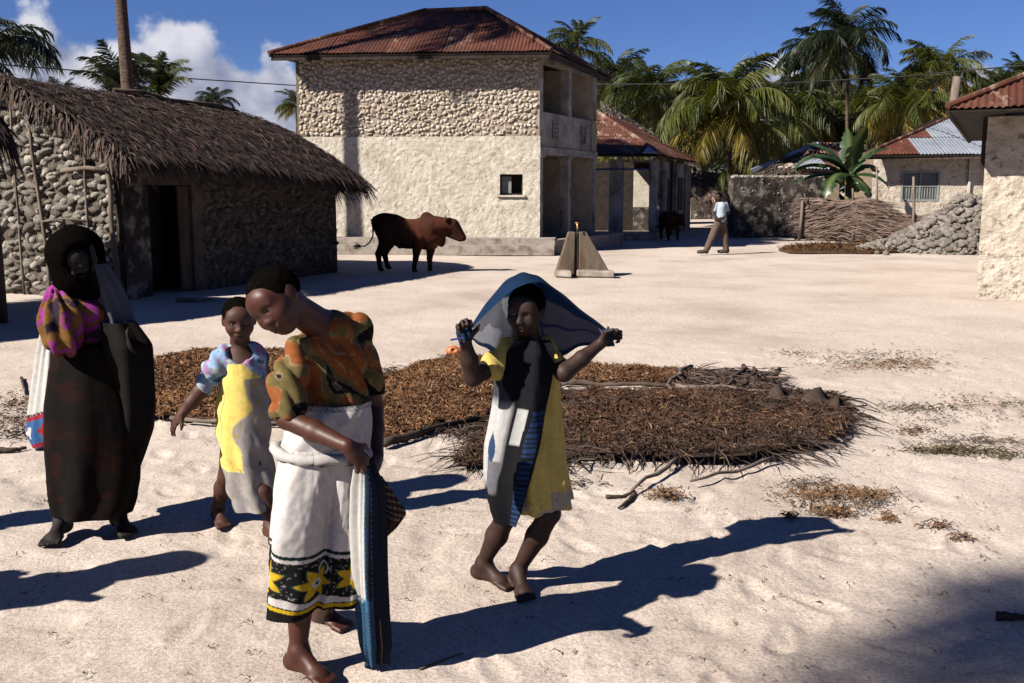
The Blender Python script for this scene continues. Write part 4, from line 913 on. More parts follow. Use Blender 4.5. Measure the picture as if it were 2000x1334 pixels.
# ------------------------------------------------------------------ standpipe, animals, fence, rubble, wire
def standpipe():
    c = gp(1140, 540); c.z = 0
    t = thing('standpipe', 'stained concrete standpipe block with a brass tap on top and a dark wet streak', 'standpipe', c)
    def Q(px, py, dy): p = at(px, py, c.y + dy); return p
    bl, br, tl, tr = Q(1085, 533, 0), Q(1196, 535, 0), Q(1111, 454, 0), Q(1147, 454, 0)
    bl.z = br.z = 0.0
    def wedge(a, b, d, e, dep, name, mat):
        m = MB(); m.V = []; V = [a, b, b + Vector((.02, dep, 0)), a + Vector((.02, dep, 0)), e + Vector((0, .10, 0)), d + Vector((0, .10, 0)), d + Vector((0, .10 + dep * .35, 0)), e + Vector((0, .10 + dep * .35, 0))]
        m.add(V, [[3, 2, 1, 0], [4, 5, 6, 7], [0, 1, 5, 4], [1, 2, 6, 5], [2, 3, 7, 6], [3, 0, 4, 7]]); o = m.build(name, mat, t)
        bv = o.modifiers.new('bevel', 'BEVEL'); bv.width = .018; bv.segments = 2; return o
    mb = bl + (br - bl) * .33; mt = tl + (tr - tl) * .38; mb2 = bl + (br - bl) * .41; mt2 = tl + (tr - tl) * .58
    wedge(bl, mb, mt, tl, .9, 'left_block', M['concrete']); wedge(mb2, br, tr, mt2, .9, 'right_block', M['concrete'])
    wedge(mb + Vector((.004, .05, 0)), mb2 + Vector((-.004, .05, 0)), mt2 + Vector((-.004, .03, -.02)), mt + Vector((.004, .03, -.02)), .8, 'drain_channel', mat_noise('wet rust streak', (.03, .02, .012), (.10, .055, .018), 5, .5, .2, 20, .01, None, 1, .3, (1, 1, .2)))
    for a, b, nm in ((1083, 1117, 'basin_kerb'), (1127, 1200, 'basin_kerb')):
        p, q = gp(a, 541), gp(b, 543); p.z = q.z = 0
        m = MB(); m.prism([p, q, q + Vector((0, .28, 0)), p + Vector((0, .28, 0))], UPV * .13); o = m.build(nm, M['concrete2'], t); bv = o.modifiers.new('bevel', 'BEVEL'); bv.width = .03; bv.segments = 3
    k = (mt + mt2) / 2 + Vector((0, .12, 0))
    MB().tube([k - UPV * .1, k + UPV * .08], .016, 8).build('riser_pipe', M['wire'], t)
    b = MB(); b.tube([k + UPV * .06, k + UPV * .17], .02, 8); b.tube([k + UPV * .11 + Vector((0, .02, 0)), k + UPV * .11 + Vector((0, -.09, 0)), k + UPV * .06 + Vector((0, -.11, 0))], .014, 8)
    b.tube([k + UPV * .175 + Vector((-.04, 0, 0)), k + UPV * .175 + Vector((.04, 0, 0))], .011, 8); b.build('tap', M['brass'], t, True)
standpipe()

def make_cow():
    Y = 20.25; q = lambda x, y, dy=0.0: np.array(at(x, y, Y + dy))
    t = thing('cow', 'humped reddish brown zebu cow standing side on before the stone house', 'cow', (at(790, 530, Y).x, Y, 0))
    F = SDF(q(700, 540, -.5), q(925, 400, .5), .0145)
    R = lambda px: px * Y / F_PX
    F.ell(q(765, 447), (R(34), .20, R(29)), k=.05).ell(q(800, 457), (R(46), .21, R(29)), k=.08).ell(q(832, 455), (R(28), .19, R(33)), k=.08)
    F.ell(q(742, 434), (R(17), .17, R(15)), k=.06).ell(q(752, 424), (R(14), .08, R(8)), k=.05)
    F.ell(q(833, 424), (R(11), .06, R(10)), k=.04)                      # hump
    F.cap(q(845, 442), q(878, 440), R(21), R(14), .06).cap(q(850, 462), q(868, 450), R(14), R(10), .05)
    F.ell(q(862, 468), (R(9), .03, R(15)), k=.03).ell(q(847, 478), (R(8), .05, R(9)), k=.04)            # dewlap and brisket
    F.cap(q(884, 441), q(903, 463), R(14), R(7.5), .03).ell(q(903.5, 465), (R(7), .055, R(6.5)), k=.02).cap(q(877, 456), q(897, 467), R(8), R(5), .03)
    F.ell(q(781, 482), (R(5), .03, R(4)), k=.02)
    for dy, hipx, kx, hx, fx, fy in ((-.13, 752, 757, 738, 742, 528), (.13, 752, 762, 750, 757, 524)):    # hind legs: stifle, hock, shank
        F.chain([q(hipx, 450, dy), q(kx - 4, 474, dy), q(hx + 1, 496, dy), q(fx - 1, 517, dy), q(fx + 1, fy - 3, dy)], [R(18), R(13), R(6.2), R(4.4), R(4.8)], .02)
        F.ell(q(hx, 494, dy), (R(4.5), .045, R(6)), k=.02).ell(q(fx + 3, fy - 1, dy), (R(5.5), .055, R(3)), k=.012)
    for dy, sx, kx, fx, fy in ((-.12, 818, 812, 809, 531), (.12, 838, 839, 840, 534)):                    # fore legs
        F.chain([q(sx, 468, dy), q(kx + 2, 488, dy), q(kx, 505, dy), q(fx, 520, dy), q(fx, fy - 4, dy)], [R(13), R(8.5), R(5.6), R(4.3), R(4.7)], .02)
        F.ell(q(kx, 505, dy), (R(5), .05, R(5)), k=.02).ell(q(fx + 2, fy - 1.5, dy), (R(5.5), .055, R(3)), k=.012)
    F.cut((0, 0, .0), (0, 0, -1), .004)
    V, Fc = F.mesh()
    px = 1000 + F_PX * V[:, 0] / Y; pz = V[:, 2]
    red = np.array([.085, .026, .014]); blk = np.array([.030, .013, .010]); tan = np.array([.22, .095, .04])
    a = np.clip((px - (765 + (pz.max() - pz) * 45) + 16 * fbm(V * 6, 2, 3)) / 30, 0, 1); dk = np.clip((.62 - pz + .25 * fbm(V * 5, 2, 5)) / .12, 0, 1) * .75
    a = a * (1 - .55 * dk); hd = np.clip((px - 868) / 14, 0, 1) * .55; a = a * (1 - hd); hump = np.exp(-((px - 835) / 12) ** 2) * np.clip((pz - .75) / .2, 0, 1); a = a * (1 - .6 * hump)
    c = blk + (red - blk) * a[:, None]; dl = np.exp(-(((px - 852) / 10) ** 2)) * np.exp(-((pz - .52) / .08) ** 2) * .8; c = c + (tan - c) * dl[:, None]
    mk('body', V, Fc, M['hide'], t, True, col=c)
    tl = [q(727, 428), q(729, 446), q(728, 462), q(722, 474), q(712, 481), q(702, 480)]
    MB().tube(tl, [.035, .022, .016, .015, .014, .010], 7).build('tail', M['hair'], t, True)
    rng = np.random.default_rng(1); P = np.array([q(704, 481)] * 60) + rng.normal(0, .02, (60, 3)); D = unit(np.array([-1.0, 0, .15]) + rng.normal(0, .3, (60, 3)))
    Vb, Fb = blades(P, D, unit(rng.normal(0, 1, (60, 3))), np.tile([0, 0, 1.0], (60, 1)), rng.uniform(.1, .2, 60), .01, .01, .1); mk('tail_tuft', Vb, Fb, M['hair'], t, kind='stuff')
    for dy in (-.10, .10):
        MB().tube([q(879, 428, dy * .6), q(871.5, 429, dy * 1.6), q(869, 433, dy * 2.1)], [.03, .045, .008], 7).build('ear', M['hide'], t, True)
        MB().tube([q(872, 432, dy * .5), q(871, 424, dy * .8), q(870.5, 420, dy * .8)], [.02, .016, .006], 7).build('horn', M['horn'], t, True)
    for o in t.children:
        if o.name.startswith('ear'):
            a_ = o.data.color_attributes.new('Col', 'FLOAT_COLOR', 'POINT')
            a_.data.foreach_set('color', np.tile(np.array([.06, .02, .012, 1], dtype=np.float32), len(o.data.vertices)))
    MB().tube([q(873, 430 + i * 4.0, -.115 + .015 * abs(i - 4)) for i in range(9)], .009, 5).build('halter_rope', M['wood'], t, True)
    return t
COW = make_cow()
cl = copy_thing(COW, (at(1302, 455, 33.5).x, 33.0, 0), None, -1.25, .80)
tag(cl, 'dark brown calf facing us in the deep shade beside the veranda house', 'calf'); cl.name = 'calf'

def fence():
    a, b = at(1560, 467, 32.8), at(1925, 450, 30.2); a.z = b.z = 0; u = (b - a).normalized(); n = Vector((u.y, -u.x, 0)); W = (b - a).length
    t = thing('palm_leaf_fence', 'sagging grey brown palm leaf fence with a bulging top', 'fence', a)
    rng = random.Random(4); rr = np.random.default_rng(8)
    def top(x):
        px = 1560 + 365 * x / W
        y = np.interp(px, [1555, 1570, 1600, 1640, 1690, 1735, 1750, 1800, 1860, 1925], [405, 386, 388, 396, 388, 398, 417, 424, 415, 402]); Yq = a.y + (b.y - a.y) * x / W
        return at(px, float(y), Yq).z
    rows = 13
    for r in range(rows):
        for seg in range(3):
            x0, x1 = W * (seg / 3) - .15, W * ((seg + 1) / 3) + .15; k = 22; V, F = [], []
            ph = rng.uniform(0, 6); off = rng.uniform(-.05, .05)
            for j in range(k):
                x = x0 + (x1 - x0) * j / (k - 1); tp = top(min(max(x, 0), W)); z0 = tp * r / rows + .03 * math.sin(x * 1.3 + ph); z1 = tp * (r + 1.35) / rows + .03 * math.sin(x * 1.5 + ph + 1)
                bulge = .20 * math.sin(PI * min(1, max(0, (x / W * 2.2 - .2)))) * (r / rows) + .05 * math.sin(x * 2.1 + r)
                p = a + u * x + n * (bulge + off)
                V += [p + UPV * z0 + n * .05, p + UPV * (z0 + z1) / 2 + n * (.075 + .02 * math.sin(x * 3 + ph)), p + UPV * z1]
                if j:
                    q = 3 * j; F += [[q - 3, q, q + 1, q - 2], [q - 2, q + 1, q + 2, q - 1]]
            g = rng.uniform(.7, 1.35); o = mk('fence_slat', V, F, M['weave'], t, True, col=np.tile(np.array([.15, .108, .088]) * g, (len(V), 1)))
            sf = o.modifiers.new('thickness', 'SOLIDIFY'); sf.thickness = .02
    m = 1900; x = rr.uniform(0, W, m); f = rr.random(m) ** .6; tp = np.array([top(v) for v in x]); P = np.array(a)[None] + x[:, None] * np.array(u) + np.array(n) * (.10 + .2 * np.sin(np.pi * np.clip(x / W * 2.2 - .2, 0, 1)) * f)[:, None]; P[:, 2] = tp * f
    D = unit(np.array(u) * rr.choice([-1, 1], (m, 1)) * rr.uniform(.6, 1, (m, 1)) + np.array([0, 0, 1.0]) * rr.uniform(-.22, .14, (m, 1)) + np.array(n) * rr.uniform(0, .08, (m, 1)))
    Vb, Fb = blades(P, D, unit(np.cross(D, np.array(n)) + rr.normal(0, .2, (m, 3))), np.tile(np.array(n), (m, 1)), rr.uniform(.2, .6, m), rr.uniform(.02, .04, m), .02, .15)
    mk('leaf_strips', Vb, Fb, M['weave'], t, col=np.repeat(np.array([.16, .115, .095]) * rr.uniform(.4, 1.9, (m, 1)), 6, 0), kind='stuff')
    for px, y0, y1, r, ln in ((1560, 392, 470, .06, .12), (1664, 425, 471, .035, .06), (1783, 345, 462, .05, .02), (1712, 325, 412, .035, 0), (1665, 368, 400, .04, 0), (1576, 378, 400, .03, -.1)):
        Yq = np.interp(px, [1560, 1925], [a.y, b.y]) - .22; p0, p1 = at(px, y1, Yq), at(px + ln * 60, y0, Yq)
        p0.z = min(p0.z, 0.0 if y1 > 450 else p0.z)
        MB().tube([p0, (p0 + p1) / 2 + Vector((.02, 0, 0)), p1], [r, r * .9, r * .8], 7).build('fence_post', M['pole'], t, True)
fence()

def rubble():
    c = at(1850, 495, 26.3); c.z = 0
    t = thing('rubble_pile', 'heap of loose grey coral stones against the palm leaf fence', 'rubble heap', c); rng = random.Random(9)
    def H(x, y):
        X = x - c.x; Y = y - c.y
        h = 1.30 * max(0, 1 - math.hypot((X - .55) / 1.75, (Y - .9) / 1.75)) ** .8 + .32 * max(0, 1 - math.hypot((X + 1.3) / 1.0, (Y - .7) / .8)) + .9 * max(0, 1 - math.hypot((X - 1.9) / 1.5, (Y - .9) / 1.6)) ** .8
        return h
    xs = np.linspace(c.x - 2.4, c.x + 3.6, 60); ys = np.linspace(c.y - 1.0, c.y + 2.8, 40)
    V = [(x, y, max(-.02, H(x, y) - .07)) for y in ys for x in xs]
    mk('pile_core', V, grid_faces(40, 60), M['rubble'], t, True)
    cand = []
    for i in range(2100):
        x, y = rng.uniform(c.x - 2.3, c.x + 3.0), rng.uniform(c.y - .9, c.y + 2.2); h = H(x, y)
        if h < .03 and rng.random() > .04: continue
        cand.append((y - h * .5, Vector((x, y, max(.02, h - .01))), rng.choice((rng.uniform(.035, .06), rng.uniform(.055, .085), rng.uniform(.08, .125)))))
    cand.sort(key=lambda q: q[0]); rest = []
    for i, (_, p, r) in enumerate(cand):
        B = Matrix.Rotation(rng.uniform(0, 6.3), 3, 'Z') @ Matrix.Rotation(rng.uniform(-1, 1), 3, 'X'); bs = [B.col[0], B.col[1], B.col[2]]; sz = (r * rng.uniform(.9, 1.5), r, r * rng.uniform(.6, 1))
        if i < 300: put_stone(rng.choice(SM_RUBBLE), t, p, bs, sz)
        else: rest.append((rng.randrange(6), p, bs, sz))
    scatter('small_stones', rest, M['rubble'], t)
rubble()

def wires():
    for pts, lab in (((at(-40, 123, 30), at(250, 146, 36), at(640, 171, 45)), 'thin power cable crossing the clouds behind the bare palm trunk'),
                     ((at(900, 165, 52), at(1500, 164, 45), at(1760, 150, 36), at(2060, 122, 27)), 'thin power cable crossing the palms at right')):
        k = []
        for i in range(len(pts) - 1):
            for j in range(8): k.append(pts[i].lerp(pts[i + 1], j / 8))
        k.append(pts[-1]); tag(MB().tube(k, .022, 5).build('power_cable', M['wire'], None, True), lab, 'cable')
    p0, p1 = at(1850, 290, 42), at(1869, 150, 42); d = p1 - p0; p00 = p0 - d * (p0.z / d.z)
    tag(MB().tube([p00, p0, p1], [.22, .2, .16], 9).build('wooden_post', M['pole'], None, True), 'leaning wooden post sticking up behind the zinc roof at right', 'post')
wires()

# ------------------------------------------------------------------ seaweed drying beds
def inpoly(px, py, poly):
    r = np.zeros(len(px), bool); n = len(poly)
    for i in range(n):
        x0, y0 = poly[i][:2]; x1, y1 = poly[(i + 1) % n][:2]
        c = ((y0 > py) != (y1 > py)) & (px < (x1 - x0) * (py - y0) / (y1 - y0 + 1e-12) + x0); r ^= c
    return r
def bed(pxpoly, label, cols, n, seed, h=.07, L=(.05, .13), w=(.004, .010), fringe=0, fcol=(.05, .036, .03), ribs=(), bald=0.0):
    poly = [gp(*p) for p in pxpoly]; P2 = [(p.x, p.y) for p in poly]; c = sum((p for p in poly), Vector()) / len(poly); c.z = 0
    t = thing('seaweed_bed', label, 'seaweed bed', c, 'seaweed drying on mats on the sand'); rng = np.random.default_rng(seed)
    x0, x1 = min(p[0] for p in P2), max(p[0] for p in P2); y0, y1 = min(p[1] for p in P2), max(p[1] for p in P2)
    def rag(X, Y, s=.10): 
        o = s * np.stack([fbm(np.stack([X * 3, Y * 3, 0 * X], -1), 3, 2), fbm(np.stack([X * 3, Y * 3, 0 * X + 9], -1), 3, 2)], -1); return inpoly(X + o[..., 0] * 2, Y + o[..., 1] * 2, P2)
    nx, ny = int((x1 - x0) / .05) + 2, int((y1 - y0) / .05) + 2; gx, gy = np.meshgrid(np.linspace(x0 - .05, x1 + .05, nx), np.linspace(y0 - .05, y1 + .05, ny))
    Z = ground_height(gx, gy) + .02 + h * (.35 + .9 * (fbm(np.stack([gx * 4, gy * 4, 0 * gx], -1), 4, seed) + .3)); F = grid_faces(ny, nx)
    cx, cy = (gx[:-1, :-1] + gx[1:, 1:]).ravel() / 2, (gy[:-1, :-1] + gy[1:, 1:]).ravel() / 2
    F = F[rag(cx, cy, .06)]; C = []
    def colour(X, Y, k):
        f = np.clip(fbm(np.stack([X * 1.6, Y * 1.6, 0 * X], -1), 3, seed + 4) * 2.2 + .5, 0, 1)[:, None]; c = np.array(cols[0]) * (1 - f) + np.array(cols[1]) * f
        pale = (k < .10)[:, None]; return np.where(pale, np.array(cols[2]), c)
    cc = colour(gx.ravel(), gy.ravel(), np.ones(gx.size)) * .8
    mk('mat', np.stack([gx, gy, Z], -1).reshape(-1, 3), F, M['strand'], t, True, col=cc)
    X, Y = rng.uniform(x0, x1, n * 2), rng.uniform(y0, y1, n * 2); k = rag(X, Y); X, Y = X[k][:n], Y[k][:n]; m = len(X)
    if bald:
        k = fbm(np.stack([X * 2.2, Y * 2.2, 0 * X], -1), 3, seed + 8) > -bald; X, Y = X[k], Y[k]; m = len(X)
    z = ground_height(X, Y) + .02 + h * (.35 + .9 * (fbm(np.stack([X * 4, Y * 4, 0 * X], -1), 4, seed) + .3)); P = np.stack([X, Y, z + rng.uniform(-.01, .02, m)], 1)
    a = rng.uniform(0, 2 * np.pi, m); D = unit(np.stack([np.cos(a), np.sin(a), rng.uniform(-.1, .55, m)], 1)); W = unit(np.cross(D, rng.normal(0, 1, (m, 3))))
    V, Fb = blades(P, D, W, np.tile([0, 0, 1.0], (m, 1)), rng.uniform(*L, m), rng.uniform(*w, m), rng.uniform(0, .02, m), rng.uniform(0, .5, m), .5)
    c = colour(X, Y, rng.random(m)) * rng.uniform(.55, 1.6, (m, 1)); mk('seaweed', V, Fb, M['strand'], t, col=np.repeat(c, 6, 0), kind='stuff')
    if fringe:                       # splayed leaf ends round the open sides
        e = []; 
        for i in range(len(P2)): e.append((np.array(P2[i]), np.array(P2[(i + 1) % len(P2)])))
        Ps, Ds = [], []; cc2 = np.array([c_.x if False else 0 for c_ in ()]); ctr = np.array([sum(p[0] for p in P2), sum(p[1] for p in P2)]) / len(P2)
        for a_, b_ in e[FR[0]:FR[1]]:
            kk = int(fringe * np.linalg.norm(b_ - a_)); f = rng.random((kk, 1)); p = a_ + (b_ - a_) * f; nrm = np.array([b_[1] - a_[1], a_[0] - b_[0]]); nrm = nrm / np.linalg.norm(nrm); nrm = nrm if nrm @ ((a_ + b_) / 2 - ctr) > 0 else -nrm
            d = nrm + rng.normal(0, .45, (kk, 2)); Ps.append(p - nrm * rng.uniform(0, 1.0, (kk, 1)) ** 1.3); Ds.append(d)
        p, d = np.concatenate(Ps), np.concatenate(Ds); kk = len(p); P = np.stack([p[:, 0], p[:, 1], ground_height(p[:, 0], p[:, 1]) + rng.uniform(.02, .10, kk)], 1); D = unit(np.stack([d[:, 0], d[:, 1], rng.uniform(-.12, .14, kk)], 1))
        V, Fb = blades(P, D, unit(np.cross(D, rng.normal(0, 1, (kk, 3)))), np.tile([0, 0, 1.0], (kk, 1)), rng.uniform(.15, .42, kk), rng.uniform(.004, .012, kk), .01, rng.uniform(.1, .35, kk), .2)
        mk('mat_fringe', V, Fb, M['strand'], t, col=np.repeat(np.array(fcol) * rng.uniform(.5, 2.0, (kk, 1)), 6, 0), kind='stuff')
    for a_, b_, r in ribs:
        p, q = gp(*a_), gp(*b_); k = [p.lerp(q, j / 6) + Vector((.012 * math.sin(j * 2 + seed), .012 * math.cos(j * 1.7), .045 + gz(*p.lerp(q, j / 6).xy))) for j in range(7)]
        MB().tube(k, [r * (1 - .4 * j / 6) for j in range(7)], 6).build('palm_rib', M['pole'] if r < .02 else M['wood'], t, True)
    return t
FR = (0, 99)
OR = ((.140, .070, .036), (.235, .118, .056), (.34, .22, .13)); PU = ((.046, .031, .027), (.108, .058, .037), (.22, .13, .07)); 
bed([(268, 815), (262, 765), (300, 706), (400, 690), (545, 690), (640, 700), (700, 745), (640, 820), (560, 832), (330, 822)], 'orange brown seaweed bed behind the girl in the blue blouse', OR, 34000, 1, h=.05, L=(.025, .075), w=(.005, .010), ribs=[((262, 762), (310, 703), .02), ((330, 826), (560, 836), .018)])
bed([(705, 775), (760, 745), (826, 716), (880, 702), (1100, 712), (1342, 729), (1336, 757), (1094, 750), (985, 745), (953, 818), (872, 834), (743, 874), (690, 880)], 'long orange brown seaweed bed behind the girl holding a cloth', OR, 38000, 2, h=.05, L=(.025, .075), w=(.005, .010),
    ribs=[((745, 880), (880, 838), .03), ((870, 838), (955, 822), .022), ((850, 738), (985, 748), .02), ((1094, 753), (1336, 760), .022), ((1030, 746), (1200, 756), .016), ((828, 716), (1000, 703), .014)])
bed([(1060, 772), (1240, 778), (1493, 774), (1580, 775), (1640, 785), (1660, 818), (1635, 856), (1525, 900), (1440, 908), (1110, 902), (905, 918), (890, 900), (960, 850), (985, 790)], 'large dark purple brown seaweed bed with ragged fringe in the middle of the sand', PU, 46000, 3, h=.07, L=(.025, .085), w=(.004, .009), fringe=260, bald=.22,
    ribs=[((1110, 768), (1330, 776), .016), ((1520, 905), (1345, 952), .013), ((1330, 905), (1230, 968), .015), ((1600, 845), (1642, 872), .014), ((1570, 800), (1690, 798), .010), ((1560, 830), (1668, 842), .010), ((1590, 815), (1700, 822), .008)])
def rack():
    c = gp(1425, 760); c.z = 0; t = thing('palm_rib_rack', 'bare tangle of palm ribs between the orange and the dark seaweed beds', 'rib rack', c)
    L = [((1342, 730), (1515, 735), .02), ((1515, 735), (1490, 785), .022), ((1342, 732), (1300, 780), .016), ((1340, 760), (1500, 755), .014), ((1365, 735), (1480, 770), .012), ((1460, 732), (1405, 782), .018), ((1380, 731), (1345, 775), .012), ((1345, 748), (1460, 740), .01),
         ((1310, 772), (1490, 782), .016), ((1420, 735), (1500, 765), .01), ((1350, 740), (1510, 745), .012), ((1480, 735), (1440, 780), .012), ((1400, 745), (1330, 782), .011), ((1345, 768), (1470, 762), .012)]
    for i, (a, b, r) in enumerate(L):
        p, q = gp(*a), gp(*b); k = [p.lerp(q, j / 6) + Vector((.04 * math.sin(j * 2 + i), .04 * math.cos(j * 1.3 + i), .04 + .03 * (i % 3) + gz(*p.lerp(q, j / 6).xy))) for j in range(7)]
        MB().tube(k, [r * 1.2 * (1 - .4 * j / 6) for j in range(7)], 6).build('palm_rib', M['wood'] if i % 2 else M['pole'], t, True)
    rng = np.random.default_rng(2); n = 1500; A, B, Cc = gp(1345, 733), gp(1510, 738), gp(1300, 785); f, g = rng.random((n, 1)), rng.random((n, 1)); P = np.array(A) + (np.array(B) - np.array(A)) * f + (np.array(Cc) - np.array(A)) * g; P[:, 2] = ground_height(P[:, 0], P[:, 1]) + rng.uniform(.02, .1, n)
    D = unit(np.stack([rng.normal(0, 1, n), rng.normal(0, 1, n), rng.normal(0, .05, n)], 1)); V, F = blades(P, D, unit(np.cross(D, rng.normal(0, 1, (n, 3)))), np.tile([0, 0, 1.0], (n, 1)), rng.uniform(.1, .35, n), rng.uniform(.005, .012, n), .01, .05)
    mk('dry_leaflets', V, F, M['strand'], t, col=np.repeat(np.array([.09, .062, .05]) * rng.uniform(.4, 1.7, (n, 1)), 6, 0), kind='stuff')
    # curled ends of the woven mats
    for pts, nm in ((((1497, 798), (1512, 765), (1545, 778), (1560, 802)), 'curled_mat'), (((1555, 806), (1588, 774), (1635, 778), (1640, 815)), 'curled_mat')):
        q = [gp(p[0], p[1] + (18 if i in (1, 2) else 0)) for i, p in enumerate(pts)]; q[1].z = .10; q[2].z = .06; q[0].z = q[3].z = .03; V = []
        for i in range(9):
            for j in range(9):
                a, b = i / 8, j / 8; p = (q[0] * (1 - a) + q[3] * a) * (1 - b) + (q[1] * (1 - a) + q[2] * a) * b; p.z += .05 * math.sin(a * 7) * b + .04 * math.sin(PI * b); V.append(p)
        o = mk(nm, V, grid_faces(9, 9), M['weave'], t, True, col=np.tile([.075, .052, .042], (81, 1))); s = o.modifiers.new('thickness', 'SOLIDIFY'); s.thickness = .012
rack()
def far_mat():
    P2 = [(1520, 490), (1560, 482), (1690, 478), (1752, 494), (1700, 496), (1540, 495)]; poly = [gp(*p) for p in P2]; c = sum(poly, Vector()) / 6
    t = thing('drying_mat', 'brown drying mat with a turned up corner lying before the palm leaf fence', 'mat', (c.x, c.y, 0))
    poly = [Vector((p.x, p.y, gz(p.x, p.y) + .02)) for p in poly]
    MB().prism(poly, UPV * .05).build('mat', mat_noise('brown mat', (.06, .032, .018), (.13, .07, .035), 4, .95, .6, 20, .03), t)
    a, b, d = gp(1680, 478), gp(1752, 494), at(1686, 466, gp(1680, 482).y); MB().prism([a, b, d], Vector((0, .05, .02))).build('turned_corner', mat_noise('mat underside', (.13, .085, .06), (.2, .14, .10), 4, .95, .4), t)
    rng = np.random.default_rng(6); n = 1500; X = rng.uniform(min(p.x for p in poly), max(p.x for p in poly), 4 * n); Y = rng.uniform(min(p.y for p in poly), max(p.y for p in poly), 4 * n); k = inpoly(X, Y, [(p.x, p.y) for p in poly]); X, Y = X[k][:n], Y[k][:n]; n = len(X)
    P = np.stack([X, Y, np.full(n, .07)], 1); D = unit(np.stack([rng.normal(0, 1, n), rng.normal(0, 1, n), rng.uniform(0, 1.2, n)], 1)); V, F = blades(P, D, unit(np.cross(D, rng.normal(0, 1, (n, 3)))), np.tile([0, 0, 1.0], (n, 1)), rng.uniform(.08, .2, n), .02, .02, .2)
    mk('seaweed', V, F, M['strand'], t, col=np.repeat(np.array([.10, .052, .022]) * rng.uniform(.5, 1.7, (n, 1)), 6, 0), kind='stuff')
far_mat()
def litter():
    rng = np.random.default_rng(12); Ps, Ds, Cs, Ls, Ws = [], [], [], [], []
    def clump(px, py, rx, ry, n, col, L=(.03, .09), w=(.004, .009), zs=.03):
        n = int(n * 1.6) if n > 5 else n; u, v = rng.normal(0, .5, n), rng.normal(0, .5, n)
        for i in range(n):
            p = gp(px + u[i] * rx * 1.5, py + v[i] * ry * 1.4); Ps.append((p.x, p.y, gz(p.x, p.y) + rng.uniform(0, zs))); a = rng.uniform(0, 6.28); Ds.append((math.cos(a), math.sin(a), rng.uniform(-.1, .35))); Cs.append(np.array(col) * rng.uniform(.5, 1.6)); Ls.append(rng.uniform(*L) * .6); Ws.append(rng.uniform(*w))
    br, gr, gy = (.20, .115, .06), (.105, .082, .045), (.14, .11, .09)
    clump(1300, 972, 26, 7, 160, br, zs=.05); clump(1600, 965, 60, 9, 260, br); clump(1690, 970, 40, 9, 200, br); clump(1620, 1000, 30, 8, 160, br, zs=.05); clump(1650, 985, 70, 14, 200, gy)
    clump(1570, 945, 40, 8, 90, gy); clump(1770, 712, 60, 10, 220, br, (.05, .14)); clump(1700, 700, 90, 14, 260, gr, (.04, .12)); clump(1690, 718, 60, 8, 120, br)
    clump(1785, 838, 26, 5, 90, (.13, .075, .045)); clump(1845, 878, 45, 5, 150, gr, (.05, .14)); clump(1890, 882, 90, 5, 150, gr, (.05, .14)); clump(1900, 860, 100, 9, 170, gy, (.05, .14)); clump(1960, 890, 30, 5, 60, gr); clump(1790, 795, 60, 7, 120, gr, (.05, .14)); clump(1840, 810, 120, 18, 160, gy)
    clump(1550, 690, 30, 5, 50, gr); clump(1540, 1012, 8, 5, 40, br); clump(1735, 1012, 12, 6, 40, br); clump(1830, 1025, 25, 5, 40, (.14, .07, .04)); clump(1880, 1046, 14, 4, 30, (.14, .07, .04)); clump(1890, 780, 40, 10, 60, br); clump(1975, 785, 20, 8, 50, gr)
    clump(770, 728, 60, 8, 200, (.07, .05, .04), (.08, .25)); clump(900, 845, 60, 10, 160, (.14, .10, .08), (.06, .2)); clump(100, 800, 120, 20, 200, (.10, .07, .05), (.06, .2)); clump(60, 850, 60, 10, 120, (.09, .065, .05), (.06, .2)); clump(1080, 945, 60, 8, 110, gy, (.05, .15))
    clump(40, 785, 40, 14, 160, (.16, .08, .045)); clump(30, 825, 50, 12, 160, (.13, .07, .045))
    for i in range(420):
        clump(rng.uniform(0, 2000), 560 + 774 * rng.random() ** 1.3, 14, 5, 3, gy if rng.random() < .7 else br, (.02, .07), (.002, .006), .01)
    n = len(Ps); D = unit(np.array(Ds)); V, F = blades(np.array(Ps), D, unit(np.cross(D, rng.normal(0, 1, (n, 3)))), np.tile([0, 0, 1.0], (n, 1)), np.array(Ls), np.array(Ws), .008, .3)
    o = mk('seaweed_scraps', V, F, M['strand'], None, col=np.repeat(np.array(Cs), 6, 0), kind='stuff'); tag(o, 'scattered scraps of dry seaweed and leaf on the sand', 'seaweed scraps')
litter()
